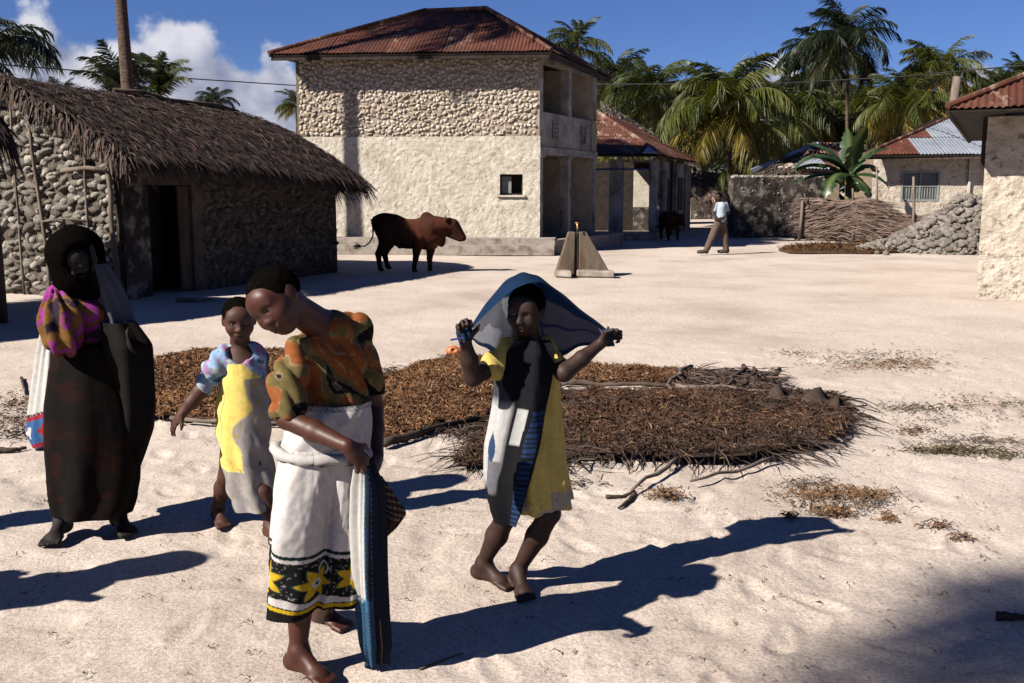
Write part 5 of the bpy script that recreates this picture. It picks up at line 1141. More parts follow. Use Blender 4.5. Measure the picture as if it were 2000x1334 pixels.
def sticks():
    def stick(pts, r, label, mat='wood'):
        k = [gp(*p) for p in pts]; k = [Vector((p.x, p.y, gz(p.x, p.y) + r * .8)) for p in k]; q = []
        for i in range(len(k) - 1):
            for j in range(4): q.append(k[i].lerp(k[i + 1], j / 4) + Vector((random.uniform(-r, r) * .25, random.uniform(-r, r) * .25, random.uniform(0, r) * .3)))
        q.append(k[-1]); o = MB().tube(q, [r * (1.1 - .6 * i / (len(q) - 1)) for i in range(len(q))], 6).build('stick', M[mat], None, True); return tag(o, label, 'stick')
    stick([(344, 588), (385, 588), (418, 586)], .035, 'pale pole lying on the sand at the edge of the hut shadow', 'pole')
    stick([(1945, 1208), (1975, 1214), (2010, 1216)], .018, 'dark stick on the sand at the right edge of the picture')
    stick([(-20, 884), (25, 884), (52, 879)], .02, 'dark stick at the left edge behind the veiled woman')
    stick([(1240, 968), (1228, 980), (1208, 994)], .014, 'short broken twig below the fringe of the dark seaweed bed')
    stick([(1185, 972), (1215, 968), (1240, 962)], .012, 'thin twig touching the short broken one below the dark bed')
    stick([(42, 735), (50, 770)], .014, 'upright peg beside the veiled woman at the left edge')
    stick([(320, 760), (430, 838), (520, 842)], .012, 'thin rib lying in front of the bed behind the blue bloused girl')
    stick([(820, 1305), (870, 1285), (905, 1272)], .004, 'thin straw in the near sand beside the girl in white')
    for i in range(9):
        a = random.uniform(0, PI); c = (905 + random.uniform(-45, 45), 832 + random.uniform(-12, 14)); l = random.uniform(20, 50)
        o = stick([(c[0] - l * math.cos(a), c[1] - l * .3 * math.sin(a)), c, (c[0] + l * math.cos(a), c[1] + l * .3 * math.sin(a))], .013, 'dry palm rib in the loose heap between the orange and dark beds'); o['group'] = 'loose palm ribs by the beds'
    c = gp(885, 694); c.z = gz(c.x, c.y)
    F = SDF(np.array(c) + [-.12, -.12, -.02], np.array(c) + [.12, .12, .16], .006); F.ell(np.array(c) + [0, 0, .055], (.075, .06, .058)); F.ell(np.array(c) + [.06, 0, .06], (.035, .035, .035), k=.01)
    F.ell(np.array(c) + [.01, -.06, .075], (.03, .03, .02), k=.006, op='sub'); F.ell(np.array(c) + [.1, 0, .06], (.03, .022, .022), k=.006, op='sub'); V, Fc = F.mesh()
    tag(mk('clay_pot', V, Fc, M['orange'], None, True), 'small orange pot lying on the sand behind the cloth holding girl', 'pot')
sticks()
# ------------------------------------------------------------------ people
def orient(f, u):
    f = unit(np.array(f, float)); r = unit(np.cross(f, np.array(u, float))); u = np.cross(r, f); return np.stack([r, f, u], 1)
def head(F, c, R, s, ears=True):
    """skull, face, ears on the skin field; c = middle of the head at eye height, s = head height"""
    c = np.array(c, float); P = lambda x, y, z: c + s * (R @ np.array([x, y, z])); E = lambda p, r, k=.02, op='add': F.ell(P(*p), np.array(r) * s, R, k * s / .2, op)
    E((0, -.06, .12), (.355, .44, .375)); E((0, .10, -.08), (.30, .31, .33), .03); E((0, .19, -.35), (.17, .17, .13), .035)
    E((0, .30, .16), (.24, .12, .16), .03); E((0, .36, .075), (.23, .055, .04), .012)
    for x in (-1, 1):
        E((x * .145, .445, .015), (.085, .075, .05), .012, 'sub'); E((x * .18, .27, -.13), (.11, .12, .11), .025)
        E((x * .055, .425, -.145), (.05, .05, .04), .008)
        if ears: E((x * .355, -.02, -.02), (.035, .085, .12), .012)
    F.cap(P(0, .39, .02), P(0, .455, -.12), .04 * s, .055 * s, .012 * s / .2)
    E((0, .405, -.255), (.125, .06, .04), .010); E((0, .39, -.315), (.105, .055, .036), .010); E((0, .47, -.285), (.13, .06, .009), .006, 'sub')
def eyes(c, R, s, parent, lid=.5):
    c = np.array(c, float)
    for x in (-1, 1):
        p = c + s * (R @ np.array([x * .145, .335, .015])); bm = bmesh.new(); bmesh.ops.create_uvsphere(bm, u_segments=20, v_segments=14, radius=.062 * s)
        V = np.array([v.co[:] for v in bm.verts]); Fc = [[v.index for v in f.verts] for f in bm.faces]; bm.free()
        d = unit(V) @ R[:, 1]; up = unit(V) @ R[:, 2]; col = np.where((d > .86)[:, None], np.array([.012, .008, .006]), np.array([.24, .19, .165])); col = np.where((up > lid)[:, None], np.array([.03, .012, .008]), col)
        mk('eye', V + p, Fc, M['eye'], parent, True, col=col)
def brows(c, R, s, parent):
    c = np.array(c, float)
    for x in (-1, 1):
        q = [c + s * (R @ np.array([x * (.075 + .05 * i), .425 - .022 * i * i * .5, .105 + (.016, .026, .022, .006)[i]])) for i in range(4)]
        MB().tube(q, [.012 * s, .017 * s, .015 * s, .007 * s], 6).build('eyebrow', M['hair'], parent, True)
        q = [c + s * (R @ np.array([x * (.085 + .04 * i), .388 - .016 * i * i * .5, .044 + (.0, .012, .010, -.006)[i]])) for i in range(4)]
        MB().tube(q, [.008 * s, .012 * s, .012 * s, .006 * s], 6).build('eyelid', M['hair'], parent, True)
def hair(c, R, s, parent, name='hair', mat='hair', grow=1.07, low=-.1):
    c = np.array(c, float); P = lambda x, y, z: c + s * (R @ np.array([x, y, z])); F = SDF(c - s * .75, c + s * .85, s * .028)
    F.ell(P(0, -.07, .13), np.array([.37, .46, .385]) * s * grow / 1.04, R, .02); F.ell(P(0, .42, -.12), np.array([.33, .30, .45]) * s, R, .02, 'sub'); F.ell(P(0, .1, -.55), np.array([.6, .6, .42]) * s, R, .02, 'sub')
    V, Fc = F.mesh(); n = vnormals(V, Fc); V = V + n * (fbm(V / s * 9, 3, 4) * .035 * s)[:, None]; mk(name, V, Fc, M[mat], parent, True)
def hand(F, w, d, nrm, side, sc=1.0, curl=.5, spread=.10):
    """palm, four bent fingers and a thumb; d = direction of the hand, nrm = back of the hand, side = towards the thumb"""
    w = np.array(w, float); d = unit(np.array(d, float)); nrm = unit(np.array(nrm, float) - d * (np.array(nrm) @ d)); a = unit(np.cross(d, nrm)); a = a if a @ np.array(side, float) > 0 else -a
    R = np.stack([a, d, nrm], 1); F.ell(w + d * .042 * sc, np.array([.036, .05, .0165]) * sc, R, .012)
    F.cap(w - d * .01 * sc, w + d * .03 * sc, .019 * sc, .022 * sc, .015)
    for i, (l, o) in enumerate(((.062, .0), (.074, .008), (.069, .005), (.052, -.006))):
        b = w + d * (.078 + o) * sc + a * (.0275 - .0185 * i) * sc; fd = unit(d + a * spread * (1.5 - i)); th = 0.0; p = b
        for j, f in enumerate((.45, .32, .26)):
            th += curl * (.75 if j == 0 else 1.0); q = p + (fd * math.cos(th) - nrm * math.sin(th)) * l * f * sc; F.cap(p, q, .0082 * sc * (1 - .1 * j), .0078 * sc * (1 - .12 * j), .004); p = q
    b = w + d * .022 * sc + a * .026 * sc - nrm * .004 * sc; m = b + (d * .65 + a * .75 - nrm * .25) * .036 * sc; F.cap(b, m, .0125 * sc, .0095 * sc, .010); F.cap(m, m + (d * .9 + a * .15 - nrm * (.25 + curl * .4)) * .028 * sc, .0095 * sc, .0075 * sc, .006)
def foot(F, ank, toe, sc=1.0, zs=0.0):
    ank = np.array(ank, float); d = np.array(toe, float) - ank; L = .19 * sc; lift = d[2]; d = unit(np.array([d[0], d[1], 0])); a = np.array([-d[1], d[0], 0.]); g = zs
    up = np.array([0, 0, 1.0]); h = ank - d * .03 * sc; h[2] = g + .028 * sc; F.ell(h, np.array([.030, .036, .030]) * sc, np.stack([a, d, up], 1), .02)
    F.cap(ank, h, .028 * sc, .026 * sc, .02); b = ank + d * .10 * sc; b[2] = g + .020 * sc
    F.cap(ank + d * .01, b, .030 * sc, .020 * sc, .025); F.cap(h, b, .024 * sc, .022 * sc, .02); F.ell(b, np.array([.042, .038, .018]) * sc, np.stack([a, d, up], 1), .015)
    for i in range(5):
        p = b + d * .022 * sc + a * (i - 2) * .0165 * sc * 1.0; q = p + d * (.036, .040, .036, .030, .024)[i] * sc; p[2] = g + .014 * sc; q[2] = g + .009 * sc; F.cap(p, q, .0105 * sc if i else .013 * sc, .0085 * sc if i else .011 * sc, .006)
STEP = [0.0]                       # how far the figure being built stands behind its nominal depth
def A_(px, py, Y): return np.array(at(px, py, Y + STEP[0]))
def loft(name, rings, nt, nr, fold, colour, mat, parent, t0=-PI, t1=PI, smooth=4, t1b=None):
    """draped cloth: rings (px left, px right, py, Y, half depth [, tilt]); the angle runs from the side facing us to the right"""
    C, Hx, Hd, tl = [], [], [], []
    for r in rings:
        l, rr, py, Y, dep = r[:5]; a, b = A_(l, py, Y), A_(rr, py, Y); C.append((a + b) / 2); Hx.append(np.linalg.norm(b - a) / 2); Hd.append(dep); tl.append(r[5] if len(r) > 5 else 0.0)
    q = np.linspace(0, len(rings) - 1, nr); xp = np.arange(len(rings)); C = np.array(C)
    Ci = np.stack([np.interp(q, xp, C[:, k]) for k in range(3)], 1); hx = np.interp(q, xp, Hx); hd = np.interp(q, xp, Hd); ti = np.interp(q, xp, tl)
    def sm(a):
        for _ in range(smooth): a = np.concatenate([a[:1], (a[:-2] + 2 * a[1:-1] + a[2:]) / 4, a[-1:]], 0)
        return a
    Ci, hx, hd, ti = sm(Ci), sm(hx), sm(hd), sm(ti)
    closed = abs(t1 - t0 - 2 * PI) < 1e-6; th = np.linspace(t0, t1, nt, endpoint=not closed); TH, Q = np.meshgrid(th, q / (len(rings) - 1)); TH = TH if t1b is None else t0 + (TH - t0) * (1 + ((t1b - t0) / (t1 - t0) - 1) * Q); f = fold(TH, Q) if fold else 0 * TH
    x = (hx[:, None] + f) * np.sin(TH); y = -(hd[:, None] + f) * np.cos(TH)
    V = np.stack([Ci[:, 0:1] + x, Ci[:, 1:2] + y, Ci[:, 2:3] + ti[:, None] * np.sin(TH) + 0 * x], -1); s = TH * (hx + hd)[:, None] / 2; h = V[..., 2] - V[-1:, :, 2]
    col = colour(TH, Q, s, h, V); return mk(name, V.reshape(-1, 3), grid_faces(nr, nt, closed), mat, parent, True, col=col.reshape(-1, 3))
def mixc(a, b, m): return a + (np.asarray(b, float) - a) * np.asarray(m)[..., None]
def flower(s, h, cs, ch, R, ph=0.0):
    ds, dh = s - cs, h - ch; r = np.hypot(ds, dh); a = np.arctan2(dh, ds) + ph; da = (a + PI / 6) % (PI / 3) - PI / 6; w = .25 * R * np.sin(PI * np.clip(r / R, 0, 1) ** .8); return np.clip((w - np.abs(da) * r) / .003, 0, 1) * (r < R), r
def skinmat(name, a, b, rough=.42): return mat_noise(name, a, b, 14, rough + .08, .12, 160, .002, spec=.3)
M['skin_f'] = skinmat('sunlit brown skin', (.060, .0175, .010), (.085, .025, .014))
M['skin_c'] = skinmat('child brown skin', (.062, .021, .012), (.085, .030, .017), .55)
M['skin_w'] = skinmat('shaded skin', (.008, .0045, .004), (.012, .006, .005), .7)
M['skin_d'] = skinmat('deep brown skin', (.028, .0115, .0075), (.045, .018, .011), .55)
def swirl(V, seed, cols, sc=9.0):
    P = V * sc; w = np.stack([fbm(P * .55, 2, seed), fbm(P * .55 + 5, 2, seed + 1), fbm(P * .55 + 9, 2, seed + 2)], -1) * 3.2; f = fbm(P * .5 + w, 2, seed + 3) * 1.25 + .5
    k = len(cols) - 1; q = np.clip(f, 0, .9999) * k; i = q.astype(int); fr = q - i; c = np.array(cols)[i]; ln = np.clip(1 - np.minimum(fr, 1 - fr) / .055, 0, 1); return i, fr, c, ln

# --- the girl in front, head bent to one side
def girl_white():
    Y0 = 3.26; base = gp(600, 1325); t = thing('person', 'girl in front bowing her head, white skirt with yellow flower border', 'person', (base.x, Y0, 0))
    s = .205; hc = A_(541, 588, 3.10); R = orient((-.34, -.84, -.44), (-.66, -.18, .73))
    F = SDF(A_(462, 1334, 2.78) * [1, 1, 0] + [-.06, 0, -.03], A_(775, 500, 3.85) * [1, 1, 0] + [0, 0, 1.50], .0056)
    head(F, hc, R, s)
    nk = A_(640, 645, 3.27); F.cap(hc + s * (R @ np.array([0, -.16, -.22])), nk, .048, .056, .03); F.cap(nk, A_(645, 690, 3.27), .06, .08, .03)
    F.ell(A_(645, 715, 3.27), (.10, .075, .12), k=.03); F.ell(A_(650, 800, 3.27), (.10, .075, .12), k=.03); F.ell(A_(632, 915, 3.27), (.115, .085, .11), k=.03)
    sl, el, wl = A_(580, 692, 3.19), A_(561, 818, 3.10), A_(680, 872, 2.98); F.chain([sl, (sl + el) / 2, el], [.045, .040, .034], .012); F.chain([el, el * .55 + wl * .45, wl], [.034, .034, .0225], .012)
    hand(F, wl, A_(712, 905, 2.99) - wl, (.2, -.75, .6), (.6, -.3, .8), .86, .75)
    sr, er, wr = A_(697, 640, 3.36), A_(731, 790, 3.47), A_(737, 893, 3.34); F.chain([sr, (sr + er) / 2, er, (er + wr) / 2, wr], [.045, .038, .033, .030, .021], .012); hand(F, wr, A_(722, 935, 3.22) - wr, (.8, -.2, .3), (-.3, -.8, 0), .86, .9)
    for hip, kn, an, toe, rk in ((A_(612, 930, 3.27), A_(588, 1120, 3.25), A_(583, 1268, 3.24), A_(650, 1318, 3.13), .045), (A_(660, 930, 3.30), A_(650, 1110, 3.34), A_(622, 1212, 3.66), A_(716, 1262, 3.50), .043)):
        F.chain([hip, kn, kn * .62 + an * .38, an], [.062, rk * .9, .047, .029], .02); foot(F, an * [1, 1, 0] + [0, 0, .07], toe, 1.02)
        F.cap(an, an * [1, 1, 0] + [0, 0, .065], .029, .028, .02)
    V, Fc = F.mesh(); mk('body', V, Fc, M['skin_f'], t, True); hair(hc, R, s, t); eyes(hc, R, s, t, .3); brows(hc, R, s, t)
    # blouse: torso, wide sleeves
    G = SDF(A_(505, 830, 2.9) - [.12, 0, .02], A_(765, 560, 3.65) + [0, 0, .02], .0056)
    G.cap(A_(592, 686, 3.21), A_(690, 640, 3.34), .052, .050, .04).ell(A_(645, 705, 3.275), (.122, .098, .115), k=.04).ell(A_(653, 785, 3.27), (.113, .094, .13), k=.04).ell(A_(646, 642, 3.27), (.082, .074, .055), k=.03)
    G.chain([A_(585, 690, 3.20), A_(565, 745, 3.14), A_(562, 798, 3.11)], [.052, .064, .060], .02); G.chain([A_(694, 646, 3.35), A_(716, 725, 3.43), A_(731, 800, 3.46)], [.050, .052, .046], .03)
    G.cut(A_(640, 812, 3.2), (0, 0, -1)); G.ell(A_(604, 640, 3.21), (.055, .06, .028), k=.012, op='sub')
    V, Fc = G.mesh(); n = vnormals(V, Fc); P = V * np.array([1, 1, .45]); V = V + n * (.018 * fbm(P * 15, 3, 2) + .016 * np.abs(np.sin(V[:, 0] * 34 + V[:, 2] * 24 + 6 * fbm(V * 6, 2, 9))) - .010)[:, None]
    cols = [(.010, .009, .009), (.26, .078, .022), (.30, .098, .030), (.17, .13, .05), (.012, .010, .010), (.12, .10, .07), (.28, .085, .024), (.21, .062, .02)]
    i, fr, c, ln = swirl(V, 21, cols, 8.5); c = mixc(c, (.40, .33, .20), ln * .75); c = c * (1 + .5 * fbm(V * 40, 2, 4))[:, None]; dark = np.clip((V[:, 0] - A_(690, 700, 3.3)[0]) / .03, 0, 1)
    mk('blouse', V, Fc, M['cloth'], t, True, col=np.clip(c, .004, .8))
    # wrapped skirt of printed cotton
    wh = np.array([.66, .62, .60])
    def fold(TH, Q): return .010 * np.sin(TH * 5 + 2.2 * Q + .6) * Q + .007 * np.sin(TH * 11 + 3 * Q) * (.3 + Q) + .012 * fbm(np.stack([TH * 2.5, Q * 3, 0 * Q], -1), 3, 5) + .070 * np.exp(-((TH + .50) / .45) ** 2) * np.clip(Q * 2.2, 0, 1) - .062 * np.exp(-((TH - .34) / .40) ** 2) * np.clip(Q * 2.2, 0, 1) + .018 * np.exp(-((TH - .62 + .2 * Q) / .14) ** 2) * Q + .006 * fbm(np.stack([TH * 9, Q * 16, 0 * Q], -1), 2, 8)
    def colf(TH, Q, sa, h, V):
        c = np.ones(h.shape + (3,)) * wh; hh = h + .02 * np.sin(TH * 2 + .5) ; top = .205 + .006 * np.sin(sa * 30)
        c = mixc(c, (.012, .028, .026), (np.abs(hh - top - .012) < .006)); c = mixc(c, (.012, .012, .012), (hh < top - .006)); 
        band = hh < .205
        fl = 0 * h; core = 9 + 0 * h
        for k in range(-9, 10):
            m, r = flower(sa, hh, k * .135 + .02, .118 + .012 * (k % 2), .062, .4 * k); fl = np.maximum(fl, m); core = np.minimum(core, r)
        gl = 0 * h
        for k in range(-9, 10): gl = np.maximum(gl, flower(sa, hh, k * .135 + .02, .118 + .012 * (k % 2), .070, .4 * k)[0])
        c = mixc(c, (.012, .055, .05), gl * band); c = mixc(c, (.62, .40, .02), fl * band); c = mixc(c, (.6, .58, .52), (core < .016) * band); c = mixc(c, (.02, .02, .02), (core < .006) * band)
        rr = np.abs(((sa + .09) % .27) - .135); ring = (np.abs(np.hypot(rr, hh - .165) - .02) < .0035); c = mixc(c, (.6, .58, .55), ring * band * (gl < .1))
        dots = (fbm(np.stack([sa * 170, hh * 170, 0 * h], -1), 1, 3) > .33); c = mixc(c, (.4, .4, .38), dots * band * (gl < .05) * .6)
        lo = .058 + .012 * np.abs(np.sin(sa * 23)); c = mixc(c, wh * .95, (hh < lo) * (fl < .3)); c = mixc(c, (.60, .39, .015), (hh < .040)); c = mixc(c, (.012, .012, .012), (np.abs(hh - .041) < .002)); c = mixc(c, (.010, .009, .009), (hh < .027))
        lf = (np.abs(TH + 1.25) < .13) * (Q < .22) * (Q > .05); c = mixc(c, (.03, .14, .03), lf); return c
    loft('skirt', [(548, 716, 866, 3.26, .11), (541, 722, 925, 3.27, .13), (539, 722, 1000, 3.28, .145), (537, 718, 1060, 3.28, .15), (536, 711, 1120, 3.28, .155), (533, 703, 1168, 3.28, .155)], 330, 170, fold, colf, M['cloth'], t)
    def up(TH, Q): return .006 * np.sin(TH * 3 + 4 * Q) + .004 * np.sin(TH * 9 + 9 * Q) + .006 * fbm(np.stack([TH * 4, Q * 3, 0 * Q], -1), 3, 6)
    def upc(TH, Q, sa, h, V):
        c = np.ones(h.shape + (3,)) * wh * .98; return mixc(c, (.10, .13, .12), (Q < .09) * (np.sin(sa * 420) * np.sin(Q * 160) > -.2) * .8)
    loft('waist_wrap', [(577, 727, 782, 3.265, .102), (560, 724, 820, 3.26, .108), (549, 718, 860, 3.26, .108), (548, 716, 890, 3.26, .108)], 140, 40, up, upc, M['cloth'], t)
    m = MB(); k = []
    for i in range(40):
        th = 2 * PI * i / 40; c0 = A_(628, 882, 3.26); k.append(Vector(c0 + np.array([.152 * math.sin(th), -.116 * math.cos(th), -.012 * math.sin(th) + .004 * math.sin(3 * th)])))
    k.append(k[0]); V = MB(); V.tube(k, [.020 + .003 * math.sin(i * 1.7) for i in range(41)], 10, cap=False)
    cc = np.ones((len(V.V), 3)) * wh * .85; vv = np.array(V.V); cc[(np.sin(np.arctan2(vv[:, 0] - c0[0], vv[:, 1] - c0[1]) * 90) > .2) & (vv[:, 2] < c0[2] - .006)] = (.06, .06, .06); mk('rolled_waistband', V.V, V.F, M['cloth'], t, True, col=cc)
    # the loose end of the wrap she is holding, hanging to the ground
    def hf(TH, Q): return .010 * np.sin(TH * 4 + 3 * Q) + .006 * np.sin(TH * 9 + 2 * Q) * (.4 + Q)
    def hcf(TH, Q, sa, h, V):
        c = np.ones(h.shape + (3,)) * np.array([.016, .022, .040]); a = ((TH + PI) % (2 * PI)) - PI; w = (a < -.2) & (a > -2.1)
        c = mixc(c, (.62, .60, .57), w * (Q < .62)); st = np.sin(h * 420 + a * 4) > .1
        c = mixc(c, (.045, .12, .22), (Q > .60) * (a < .35) * np.where(st, 1.0, .45)); dots = ((np.abs(a + .15) < .07) | (np.abs(a - .28) < .06)) & (np.sin(h * 330) > 0); c = mixc(c, (.05, .16, .30), dots * (Q < .66)); return mixc(c, (.30, .15, .03), (np.abs(a - .75) < .06) * (Q > .7))
    loft('hanging_cloth_end', [(700, 726, 898, 3.12, .02), (692, 746, 950, 3.15, .035), (690, 750, 1020, 3.18, .045), (694, 750, 1110, 3.20, .05), (700, 753, 1190, 3.22, .05), (706, 758, 1255, 3.24, .05), (715, 752, 1292, 3.26, .035)], 120, 120, hf, hcf, M['cloth'], t)
    def ff(TH, Q): return .004 * np.sin(TH * 5)
    def ffc(TH, Q, sa, h, V):
        c = np.ones(h.shape + (3,)) * np.array([.05, .026, .020]); return mixc(c, (.3, .26, .22), (np.sin(h * 300 + V[..., 0] * 160) > .75) * (Q < .6) * .8)
    loft('flared_cloth_corner', [(726, 744, 930, 3.22, .02), (730, 768, 965, 3.24, .025), (732, 794, 1002, 3.26, .03), (728, 772, 1032, 3.26, .03), (722, 738, 1062, 3.25, .02)], 60, 40, ff, ffc, M['cloth'], t)
girl_white()

# --- the girl holding a cloth over her head, walking
def girl_cloth():
    Y0 = 3.96; t = thing('person', 'girl in a yellow dress walking and holding a blue cloth stretched over her head', 'person', (at(1020, 1140, Y0).x, Y0, 0))
    s = .195; hc = A_(1027, 606, 3.93); R = orient((-.30, -.93, -.16), (.05, -.1, 1))
    F = SDF(A_(880, 1150, 3.55) * [1, 1, 0] + [0, 0, -.03], A_(1215, 530, 4.35) * [1, 1, 0] + [0, 0, 1.36], .0058)
    head(F, hc, R, s); nk = A_(1030, 662, 3.98); F.cap(hc + s * (R @ np.array([0, -.1, -.3])), nk, .045, .052, .03); F.ell(A_(1030, 715, 3.98), (.105, .075, .12), k=.03); F.ell(A_(1035, 810, 3.98), (.10, .075, .14), k=.03); F.ell(A_(1035, 900, 3.98), (.11, .085, .10), k=.03)
    sl, el, wl = A_(982, 700, 3.95), A_(924, 738, 3.80), A_(909, 668, 3.74); F.cap(A_(1020, 690, 3.97), sl, .055, .044, .03); F.chain([sl, el], [.042, .034], .012); F.chain([el, (el + wl) / 2, wl], [.035, .033, .022], .012); hand(F, wl, (-.12, -.1, 1), (-.3, .9, 0), (.9, .3, .1), .9, 1.45, 0)
    sr, er, wr = A_(1077, 700, 4.00), A_(1102, 728, 3.90), A_(1172, 672, 3.96); F.cap(A_(1040, 690, 3.98), sr, .055, .044, .03); F.chain([sr, er], [.042, .036], .012); F.chain([er, (er + wr) / 2, wr], [.036, .032, .021], .012); hand(F, wr, A_(1200, 650, 3.98) - wr, (.3, .6, .6), (-.2, -.5, .8), .9, 1.3, 0)
    for hip, kn, an, toe in ((A_(1008, 910, 4.0), A_(988, 1010, 3.95), A_(944, 1098, 4.06), A_(1006, 1140, 3.94)), (A_(1056, 910, 4.02), A_(1074, 1002, 3.90), A_(1012, 1112, 3.98), A_(1040, 1158, 3.74))):
        F.chain([hip, kn, kn * .6 + an * .4, an], [.06, .042, .045, .028], .02); g = an * [1, 1, 0] + [0, 0, .068]; F.cap(an, g, .028, .027, .02); foot(F, g, toe, 1.0)
    V, Fc = F.mesh(); mk('body', V, Fc, M['skin_d'], t, True); hair(hc, R, s, t); eyes(hc, R, s, t, .4); brows(hc, R, s, t)
    yl = np.array([.85, .65, .17])
    def fold(TH, Q): return .020 * np.sin(TH * 6 + 1.5 * Q + .5) * Q ** 1.4 + .010 * np.sin(TH * 13 + 2) * Q + .010 * fbm(np.stack([TH * 3, Q * 4, 0 * Q], -1), 3, 15)
    def colf(TH, Q, sa, h, V):
        c = np.ones(h.shape + (3,)) * yl; c = c * (1 + .25 * fbm(V * 14, 2, 5))[..., None]; c = mixc(c, (.52, .47, .42), ((Q > .78) & (fbm(np.stack([TH * 3, Q * 5, 0 * Q], -1), 2, 31) > -.02)) * .8); sp = fbm(V * 60, 1, 8) > .27; return mixc(c, (.40, .12, .20), sp * (Q > .78) * .6)
    loft('dress', [(1006, 1060, 668, 3.98, .06), (984, 1086, 690, 3.975, .088), (980, 1092, 740, 3.975, .095), (975, 1096, 800, 3.97, .10), (968, 1104, 870, 3.965, .115), (966, 1110, 930, 3.96, .13), (976, 1116, 975, 3.955, .135, .012), (984, 1114, 986, 3.955, .135, .012)], 220, 120, fold, colf, M['cloth'], t)
    G = SDF(A_(930, 780, 3.75) - [.08, 0, .02], A_(1110, 640, 4.15), .006); G.chain([A_(1000, 690, 3.96), A_(962, 716, 3.89)], [.060, .056], .02).chain([A_(1062, 690, 4.0), A_(1086, 714, 3.96)], [.055, .05], .02).cap(A_(1000, 682, 3.97), A_(1060, 682, 4.0), .048, .048, .03)
    G.ell(hc + np.array([0, -.06, -.13]), (.06, .06, .05), k=.01, op='sub'); V, Fc = G.mesh(); n = vnormals(V, Fc); V = V + n * (.012 * np.sin(V[:, 0] * 70 + V[:, 2] * 40) * .5 + .016 * fbm(V * 14, 3, 3))[:, None]; mk('puffed_sleeves', V, Fc, M['cloth'], t, True, col=np.tile([.66, .50, .14], (len(V), 1)))
    # printed sash wrapped across the body and hanging down her right side
    def sf(TH, Q): return .018 + .012 * np.sin(TH * 7 + 3 * Q) + .012 * fbm(np.stack([TH * 4, Q * 5, 0 * Q], -1), 3, 25)
    def sc(TH, Q, sa, h, V):
        c = np.ones(h.shape + (3,)) * np.array([.010, .010, .013]); hi = 1.05 - 1.5 * Q; u = (TH + 1.85) / (hi + 1.85)
        wob = .05 * fbm(V * 9, 2, 51); u = u + wob; c = mixc(c, (.055, .055, .075), (Q < .40) & (u < .52 - .2 * np.sin(Q * 9))); w = (Q > .36) & (Q < .76) & (u < .58); ws_ = np.clip((Q - .36) / .05, 0, 1) * np.clip((.78 - Q) / .05, 0, 1) * np.clip((.60 - u) / .06, 0, 1); c = mixc(c, (.52, .52, .52), ws_)
        leaf = np.hypot((u - .34) / .15, (Q - .58) / .08) < 1; c = mixc(c, (.03, .06, .14), leaf & w); c = mixc(c, (.16, .16, .19), w & (Q > .62) & (u > .2)); c = mixc(c, (.46, .46, .46), (np.abs(u - .70) < .07) & (Q > .40) & (Q < .54))
        return mixc(c, (.02, .05, .13), ((np.abs(u - .90) < .08) & (Q > .40) & (np.sin(h * 300) > -.2)))
    loft('sash', [(1008, 1066, 660, 3.96, .066), (988, 1090, 682, 3.955, .092), (978, 1100, 740, 3.95, .10), (972, 1100, 800, 3.945, .105), (958, 1108, 870, 3.94, .115), (954, 1112, 930, 3.94, .125), (962, 1112, 985, 3.94, .12), (974, 1106, 1012, 3.94, .11)], 110, 120, sf, sc, M['cloth'], t, -1.85, 1.05, 4, -.45)
    # the cloth stretched between the two hands, over the head
    Fr = [(909, 655, 3.71), (940, 622, 3.76), (972, 592, 3.80), (1000, 566, 3.81), (1030, 553, 3.82), (1058, 549, 3.86), (1095, 578, 3.91), (1140, 616, 3.94), (1194, 654, 3.97)]
    Ap = [(909, 651, 3.73), (941, 604, 3.86), (978, 556, 3.93), (1003, 537, 3.96), (1027, 531, 3.97), (1054, 540, 3.99), (1095, 571, 4.02), (1140, 609, 4.02), (1194, 650, 3.98)]
    Bk = [(911, 662, 3.74), (934, 668, 3.93), (962, 690, 4.08), (1000, 698, 4.14), (1030, 700, 4.15), (1060, 700, 4.15), (1100, 692, 4.12), (1145, 674, 4.06), (1192, 660, 3.98)]
    nu, nv = 110, 60; q = np.linspace(0, 8, nu)
    def cur(L):
        P = np.array([A_(*p) for p in L]); P = np.stack([np.interp(q, np.arange(9), P[:, k]) for k in range(3)], 1)
        for _ in range(25): P[1:-1] = (P[:-2] + 2 * P[1:-1] + P[2:]) / 4
        return P
    a, b, c3 = cur(Fr), cur(Ap), cur(Bk); v = np.linspace(0, 1, nv)[None, :, None]; k = .34
    Pm = np.where(v < k, a[:, None] + (b - a)[:, None] * np.sin(v / k * PI / 2), b[:, None] + (c3 - b)[:, None] * np.stack([((v[..., 0] - k) / (1 - k)), np.sin(np.clip((v[..., 0] - k) / (1 - k), 0, 1) * PI / 2) ** .8 * (v[..., 0] >= k), ((np.clip(v[..., 0] - k, 0, 1)) / (1 - k))], -1))
    U = np.linspace(0, 1, nu)[:, None] + 0 * v[..., 0]; Vv = v[..., 0] + 0 * U; Pm[..., 1] += .012 * np.sin(Vv * 17 + 4 * np.abs(U - .5)) * np.clip(np.abs(U - .5) * 4 - .35, 0, 1) * np.sin(np.pi * U); Pm[..., 2] += .006 * np.sin(U * 40 + Vv * 6) * Vv + .012 * fbm(np.stack([U * 6, Vv * 5, 0 * U], -1), 2, 41) * Vv
    blue = np.array([.018, .052, .13]); col = np.ones(U.shape + (3,)) * blue
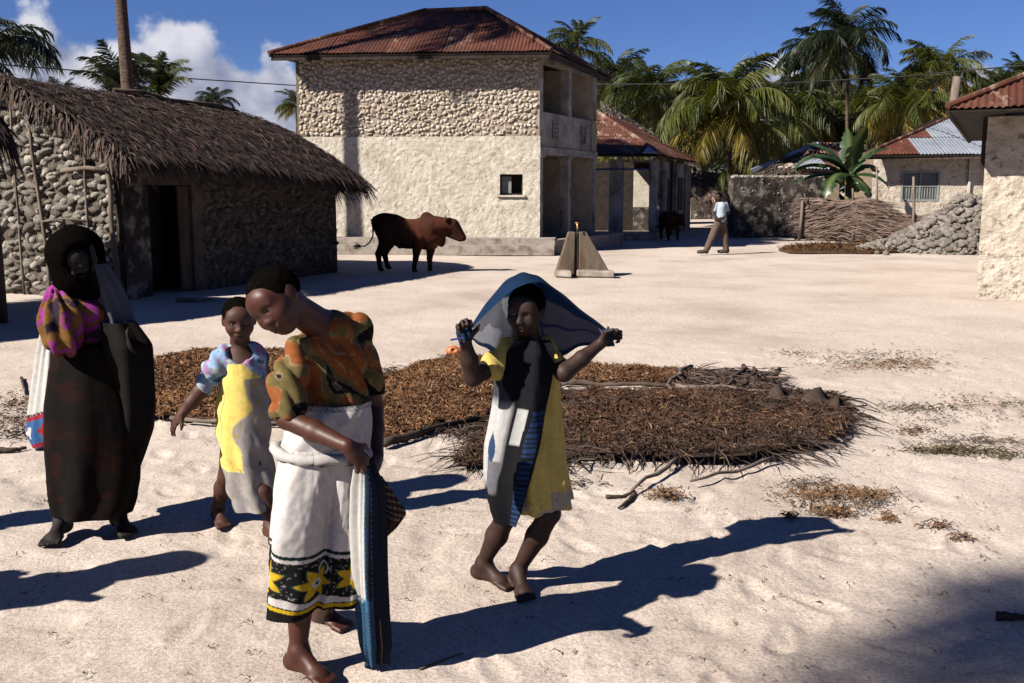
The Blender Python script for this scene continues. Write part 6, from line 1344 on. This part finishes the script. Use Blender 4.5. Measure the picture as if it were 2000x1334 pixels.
    inn = (Vv > .50); col = mixc(col, (.17, .17, .21), inn); pt = inn & (fbm(np.stack([U * 9, Vv * 7, 0 * U], -1), 2, 44) > -.05) & (U < .47); col = mixc(col, (.36, .37, .42), pt); ln = (np.abs(U - .60 - .1 * (Vv - .5)) < .008) | (np.abs(Vv - .72) < .012); col = mixc(col, (.04, .05, .14), ln & inn & (U > .5)); sq = inn & (U > .52) & (U < .60) & (Vv < .8); col = mixc(col, (.33, .33, .37), sq)
    col = mixc(col, (.016, .035, .08), (Vv > .94)); o = mk('head_cloth', Pm.reshape(-1, 3), grid_faces(nu, nv), M['sheer'], t, True, col=col.reshape(-1, 3))
    for (px, py, Yh, dx) in ((908, 652, 3.735, -1), (1188, 656, 3.975, 1)):       # cloth bunched in the fists
        G = SDF(A_(px - 25, py + 25, Yh - .06), A_(px + 25, py - 25, Yh + .06), .004); p = A_(px, py, Yh); G.ell(p, (.030, .024, .034), k=.01).cap(p, p + np.array([dx * .012, -.01, -.055]), .016, .010, .01); V, Fc = G.mesh(); V = V + vnormals(V, Fc) * (.006 * np.sin(V[:, 0] * 300 + V[:, 2] * 90))[:, None]; mk('gathered_cloth', V, Fc, M['cloth'], t, True, col=np.tile([.016, .04, .09], (len(V), 1)))
    m = MB(); w0 = A_(905, 660, 3.70); m.tube([w0, A_(880, 664, 3.70)], .004, 5); m.build('cloth_tip', M['tarp'], t)
girl_cloth()

# --- the small girl in a blue blouse and yellow wrap
def girl_small():
    Y0 = 4.68; t = thing('person', 'small girl in a pale blue blouse and yellow wrap reaching one arm out', 'person', (at(475, 1000, Y0).x, Y0, 0))
    s = .205; hc = A_(467, 625, 4.86); R = orient((.28, -.95, -.14), (.02, -.1, 1))
    F = SDF(A_(315, 1010, 4.5) * [1, 1, 0] + [-.18, 0, -.03], A_(565, 560, 5.25) * [1, 1, 0] + [0, 0, 1.20], .0062)
    head(F, hc, R, s); nk = A_(470, 680, 4.9); F.cap(hc + s * (R @ np.array([0, -.1, -.3])), nk, .043, .05, .03); F.ell(A_(472, 715, 4.9), (.095, .07, .10), k=.03); F.ell(A_(477, 800, 4.9), (.095, .07, .18), k=.03)
    sl, el, wl = A_(434, 700, 4.88), A_(392, 764, 4.84), A_(356, 808, 4.82); F.chain([sl, el, (el + wl) / 2, wl], [.042, .036, .031, .021], .012); hand(F, wl, A_(333, 838, 4.82) - wl, (-.5, -.6, .5), (.5, -.8, .2), .82, .35)
    sr = A_(505, 705, 4.92); F.chain([sr, A_(520, 780, 5.0), A_(505, 850, 5.02)], [.04, .032, .022], .012); hand(F, A_(505, 850, 5.02), (-.1, .1, -1), (.9, .3, 0), (0, -1, 0), .8, .4)
    for hip, kn, an, toe in ((A_(458, 850, 4.9), A_(444, 930, 4.95), A_(425, 985, 5.05), A_(440, 1003, 4.9)), (A_(492, 850, 4.9), A_(505, 930, 4.85), A_(527, 1005, 4.80), A_(545, 1030, 4.66))):
        F.chain([hip, kn, kn * .6 + an * .4, an], [.065, .042, .043, .027], .02); g = an * [1, 1, 0] + [0, 0, .062]; F.cap(an, g, .027, .026, .02); foot(F, g, toe, .92)
    V, Fc = F.mesh(); mk('body', V, Fc, M['skin_c'], t, True); hair(hc, R, s, t, grow=1.06); eyes(hc, R, s, t, .35); brows(hc, R, s, t)
    G = SDF(A_(355, 790, 4.6) - [.12, 0, .02], A_(545, 640, 5.2), .006); G.cap(A_(440, 694, 4.88), A_(500, 696, 4.92), .050, .052, .03).ell(A_(472, 705, 4.9), (.105, .085, .10), k=.03).ell(A_(474, 740, 4.9), (.100, .082, .12), k=.03)
    G.chain([A_(436, 700, 4.88), A_(420, 722, 4.86), A_(400, 752, 4.845)], [.052, .058, .044], .02).chain([A_(504, 704, 4.92), A_(515, 745, 4.97)], [.05, .05], .02); G.ell(hc + np.array([0, -.03, -.155]), (.06, .07, .045), k=.01, op='sub')
    V, Fc = G.mesh(); n = vnormals(V, Fc); V = V + n * (.010 * fbm(V * np.array([22, 22, 14]), 3, 3) + .006 * np.sin(V[:, 0] * 85 + V[:, 2] * 60))[:, None]
    c = np.ones((len(V), 3)) * np.array([.29, .43, .66]); f1, f2 = fbm(V * 26, 2, 3), fbm(V * 26 + 9, 2, 7); c = mixc(c, (.42, .24, .42), f1 > .10); c = mixc(c, (.42, .52, .56), f2 > .12); c = mixc(c, (.07, .16, .26), f1 < -.16); mk('blouse', V, Fc, M['cloth'], t, True, col=c)
    def fold(TH, Q): d = Q * 13 - TH * 1.6; return .007 * np.sin(d) * (1 - .5 * Q) + .006 * np.sin(d * 2.3 + 1) + .012 * fbm(np.stack([TH * 2 - Q * 3, Q * 6, 0 * Q], -1), 3, 5) + .014 * np.sin(TH * 7) * Q ** 2
    def colf(TH, Q, sa, h, V):
        c = np.ones(h.shape + (3,)) * np.array([.95, .74, .20]); gp_ = np.clip((TH - .15 + 1.3 * (Q - .35) + .25 * np.sin(Q * 17) + .5 * fbm(np.stack([TH * 2, Q * 9, 0 * Q], -1), 2, 3)) / .12, 0, 1) * (Q > .12); gp_ = np.maximum(gp_, np.clip((Q - .62) / .04, 0, 1)); ytail = (Q > .62) & (Q < .70) & (TH < .1); c = mixc(c, (.36, .33, .32), np.where(ytail, 0, gp_)); dots = fbm(np.stack([sa * 75, Q * 60, 0 * Q], -1), 1, 4) > .30; c = mixc(c, (.42, .32, .08), dots * gp_ * .8); ed = np.abs(TH + .75 - .05 * np.sin(Q * 9)) < .035; return mixc(c, (.16, .20, .16), ed * .7)
    loft('wrap_skirt', [(441, 513, 705, 4.9, .085), (428, 518, 745, 4.9, .092), (424, 524, 800, 4.9, .10), (428, 527, 850, 4.9, .105), (434, 530, 900, 4.9, .115), (446, 541, 950, 4.89, .13), (462, 556, 985, 4.88, .14)], 200, 130, fold, colf, M['cloth'], t)
STEP[0] = -.22; girl_small(); STEP[0] = 0.0

# --- the veiled woman at the left
def woman():
    Y0 = 4.55; t = thing('person', 'woman in a dark veil and skirt, purple puffed sleeves and white shawl', 'person', (at(185, 1045, Y0).x, Y0, 0))
    s = .215; hc = A_(152, 508, 4.50); R = orient((.10, -.93, -.32), (-.08, -.2, 1))
    F = SDF(A_(40, 1070, 4.05) * [1, 1, 0] + [-.32, 0, -.03], A_(330, 440, 4.95) * [1, 1, 0] + [0, 0, 1.5], .0075)
    head(F, hc, R, s); F.cap(hc + s * (R @ np.array([0, -.1, -.3])), A_(162, 575, 4.57), .05, .06, .03); F.ell(A_(165, 630, 4.57), (.13, .09, .14), k=.03); F.ell(A_(175, 780, 4.57), (.14, .11, .25), k=.03)
    sl, el, wl = A_(124, 602, 4.54), A_(128, 690, 4.52), A_(165, 730, 4.52); F.chain([sl, el, wl], [.05, .04, .026], .012); hand(F, wl, (.8, -.1, -.2), (0, -.9, .3), (.5, 0, .8), .95, .7)
    sr, er, wr = A_(215, 600, 4.62), A_(272, 720, 4.58), A_(258, 650, 4.36); F.chain([sr, er, wr], [.05, .04, .027], .012); hand(F, wr, A_(268, 640, 4.3) - wr, (.3, -.8, .3), (-.4, 0, .8), .95, .9)
    for hip, an, toe in ((A_(150, 850, 4.57), A_(122, 1025, 4.56), A_(98, 1068, 4.40)), (A_(205, 850, 4.57), A_(232, 1010, 4.66), A_(262, 1045, 4.46))):
        g = an * [1, 1, 0] + [0, 0, .07]; F.chain([hip, (hip + g) / 2, g], [.08, .055, .032], .02); foot(F, g, toe, 1.12)
    V, Fc = F.mesh(); mk('body', V, Fc, M['skin_w'], t, True); eyes(hc, R, s, t, .2)
    G = SDF(A_(75, 600, 4.2) - [.22, 0, .03], A_(240, 435, 4.85), .0075); G.ell(A_(148, 495, 4.52), (.130, .14, .130), k=.04).ell(A_(158, 540, 4.54), (.120, .13, .10), k=.05).cap(A_(150, 560, 4.55), A_(185, 568, 4.60), .085, .085, .05).ell(A_(146, 512, 4.34), (.062, .12, .080), k=.03, op='sub')
    V, Fc = G.mesh(); n = vnormals(V, Fc); V = V + n * (.010 * fbm(V * 12, 3, 3))[:, None]; mk('veil', V, Fc, M['hair'], t, True)
    G = SDF(A_(70, 700, 4.2) - [.26, 0, .03], A_(260, 540, 4.9), .0075); G.cap(A_(125, 592, 4.54), A_(208, 590, 4.62), .068, .066, .03).ell(A_(165, 620, 4.57), (.145, .115, .13), k=.04); G.chain([A_(122, 588, 4.50), A_(120, 625, 4.43), A_(124, 662, 4.41)], [.072, .088, .078], .02).chain([A_(212, 600, 4.62), A_(232, 640, 4.62)], [.06, .06], .02); G.cut(A_(160, 690, 4.5), (0, 0, -1))
    V, Fc = G.mesh(); n = vnormals(V, Fc); an_ = np.arctan2(V[:, 0] - A_(114, 640, 4.48)[0], A_(114, 640, 4.48)[1] - V[:, 1]); V = V + n * (.012 * np.sin(an_ * 12 + V[:, 2] * 18) + .014 * fbm(V * 11, 3, 6))[:, None]
    cols = [(.02, .014, .03), (.24, .02, .22), (.20, .075, .022), (.33, .05, .27), (.24, .12, .035), (.03, .02, .035), (.17, .025, .19)]; i, fr, c, ln = swirl(V, 33, cols, 10.0); c = mixc(c, (.03, .02, .07), ln * .7); mk('blouse', V, Fc, M['cloth'], t, True, col=c)
    def fold(TH, Q): return .010 * np.sin(TH * 6 + 3 * Q) * (.3 + Q) + .012 * fbm(np.stack([TH * 3, Q * 5, 0 * Q], -1), 3, 5)
    def colf(TH, Q, sa, h, V):
        c = np.ones(h.shape + (3,)) * np.array([.008, .006, .0055]); f = fbm(np.stack([TH * 3, Q * 22, 0 * Q], -1), 3, 7); return mixc(c, (.026, .007, .005), np.clip((f - .05) / .15, 0, 1) * .7)
    loft('skirt', [(112, 238, 672, 4.57, .12), (98, 258, 720, 4.57, .14), (90, 268, 790, 4.57, .15), (91, 270, 860, 4.57, .15), (98, 268, 940, 4.57, .15), (104, 262, 978, 4.57, .14), (110, 252, 1002, 4.57, .13)], 160, 110, fold, colf, M['cloth'], t)
    def f2(TH, Q): return .008 * np.sin(TH * 5 + 4 * Q)
    def c2(TH, Q, sa, h, V): return np.ones(h.shape + (3,)) * np.array([.011, .010, .009])
    loft('wrap_over_arm', [(200, 262, 628, 4.52, .07), (205, 296, 672, 4.5, .09), (222, 301, 720, 4.52, .09), (232, 304, 790, 4.55, .08), (238, 298, 840, 4.57, .07), (238, 280, 890, 4.6, .05), (242, 266, 925, 4.6, .03)], 90, 80, f2, c2, M['cloth'], t)
    def f3(TH, Q): return .008 * np.sin(TH * 4 + 3 * Q) + .006 * np.sin(TH * 9)
    def c3(TH, Q, sa, h, V):
        c = np.ones(h.shape + (3,)) * np.array([.62, .60, .58]); hh = h - .035 * np.sin(TH) ; b = hh < .17; c = mixc(c, (.05, .14, .34), b); c = mixc(c, (.34, .03, .05), (np.abs(hh - .175) < .012) | (np.abs(hh - .04) < .010)); c = mixc(c, (.012, .012, .018), hh < .028); c = mixc(c, (.02, .02, .03), np.abs(hh - .192) < .004)
        for k in range(-12, 13):
            r = np.hypot(sa - k * .10, hh - .105); a = np.arctan2(hh - .105, sa - k * .10); m = r < .030 * (.45 + .55 * np.abs(np.cos(2 * a))); c = mixc(c, (.7, .68, .64) if k % 2 else (.34, .03, .04), m * b)
        return c
    loft('white_shawl', [(88, 128, 640, 4.66, .05), (78, 130, 690, 4.68, .06), (68, 135, 750, 4.68, .07), (58, 140, 810, 4.68, .08), (54, 150, 845, 4.68, .085), (66, 160, 872, 4.68, .085)], 150, 110, f3, c3, M['cloth'], t)
    def c4(TH, Q, sa, h, V):
        c = np.ones(h.shape + (3,)) * np.array([.13, .13, .15]); e = np.abs(TH + .55) < .22; c = mixc(c, (.05, .20, .36), e); c = mixc(c, (.34, .04, .06), np.abs(TH + .30) < .06); return c  # white shawl coloured grey here, its shade put into the cloth
    loft('shawl_over_shoulder', [(172, 206, 515, 4.60, .05), (178, 232, 555, 4.60, .07), (192, 252, 600, 4.60, .08), (204, 262, 640, 4.58, .07), (212, 264, 668, 4.56, .06)], 80, 70, f3, c4, M['cloth'], t)
    def c5(TH, Q, sa, h, V): return np.ones(h.shape + (3,)) * np.array([.6, .58, .55])
    loft('shawl_at_neck', [(112, 118, 514, 4.56, .012), (104, 120, 530, 4.55, .02), (102, 124, 552, 4.55, .03)], 40, 20, None, c5, M['cloth'], t)
    return t
STEP[0] = .07; W_ = woman(); STEP[0] = 0.0
for (x, y, lab) in ((-3.12, 3.28, 'woman in a dark wrap just beyond the left edge of the view'), (-3.95, 3.98, 'second woman beyond the left edge, her shadow falling towards the veiled woman')):
    c = copy_thing(W_, (x, y, 0)); tag(c, lab, 'person', 'women standing beyond the left edge')

# --- the man walking in the distance
def man():
    Y0 = 25.6; t = thing('person', 'man in a pale blue shirt and brown trousers striding across the square', 'person', (at(1405, 495, Y0).x, Y0, 0))
    def q(x, y, dy=0.0): return np.array(at(x, y, Y0 + dy))
    g = float(at(1400, 495, Y0).z)
    F = SDF(q(1355, 500, -.5), q(1440, 365, .5), .016); s = .22; hc = q(1404, 385); R = orient((-.6, -.75, -.1), (0, 0, 1))
    head(F, hc, R, s); F.cap(q(1405, 390), q(1408, 400), .055, .06, .03); F.cap(q(1408, 404), q(1408, 430), .12, .11, .03)
    F.chain([q(1419, 398, .05), q(1423, 414, .02), q(1412, 426, -.12)], [.05, .04, .033], .02); hand(F, q(1411, 426, -.13), (-.8, -.2, -.2), (0, -1, .2), (0, 0, 1), 1.05, .4); F.chain([q(1396, 399, -.05), q(1392, 415, -.05), q(1398, 428, -.16)], [.055, .045, .035], .02); hand(F, q(1399, 428, -.17), (.8, -.2, -.2), (0, -1, .2), (0, 0, 1), 1.05, .4)
    F.chain([q(1402, 432, -.06), q(1391, 462, -.06), q(1379, 488, -.06)], [.09, .065, .045], .02).chain([q(1410, 432, .06), q(1415, 462, .06), q(1418, 488, .06)], [.09, .065, .045], .02)
    foot(F, q(1378, 489, -.06), q(1365, 494, -.06), 1.25, g - .0); foot(F, q(1418, 489, .06), q(1406, 494, .06), 1.25, g)
    V, Fc = F.mesh(); mk('body', V, Fc, M['skin_d'], t, True); hair(hc, R, s, t)
    def col(c): return lambda V: np.ones((len(V), 3)) * np.array(c)
    G = SDF(q(1375, 445, -.4), q(1440, 385, .4), .016); G.cap(q(1408, 405), q(1408, 431), .145, .135, .04).cap(q(1399, 400, -.04), q(1417, 399, .05), .06, .065, .03).chain([q(1418, 400, .05), q(1421, 411, .02)], [.06, .055], .03).chain([q(1398, 401, -.05), q(1395, 411, -.05)], [.06, .055], .03); G.cut(q(1408, 437), (0, 0, -1)); V, Fc = G.mesh(); V = V + vnormals(V, Fc) * (.02 * fbm(V * 9, 2, 3))[:, None]; mk('shirt', V, Fc, M['cloth'], t, True, col=np.tile([.50, .60, .68], (len(V), 1)))
    G = SDF(q(1360, 498, -.4), q(1440, 428, .4), .016); G.cap(q(1404, 434), q(1411, 434), .125, .125, .03).chain([q(1402, 436, -.06), q(1391, 463, -.06), q(1380, 487, -.06)], [.11, .095, .075], .03).chain([q(1411, 436, .06), q(1415, 462, .06), q(1418, 487, .06)], [.11, .095, .075], .03); V, Fc = G.mesh(); V = V + vnormals(V, Fc) * (.02 * fbm(V * 8, 2, 3))[:, None]; mk('trousers', V, Fc, M['cloth'], t, True, col=np.tile([.15, .105, .09], (len(V), 1)))
    for (px, dy) in ((1376, -.06), (1416, .06)):
        p = q(px, 492, dy); p[2] = g + .05; d = np.array([-1, -.2, 0]); G = SDF(p - .3, p + .3, .014); G.ell(p + d * .06, (.15, .06, .05), k=.02).ell(p - d * .05 + [0, 0, .03], (.07, .055, .05), k=.03); G.cut(p - [0, 0, .045], (0, 0, -1)); V, Fc = G.mesh(); mk('shoe', V, Fc, M['horn'], t, True)
man()
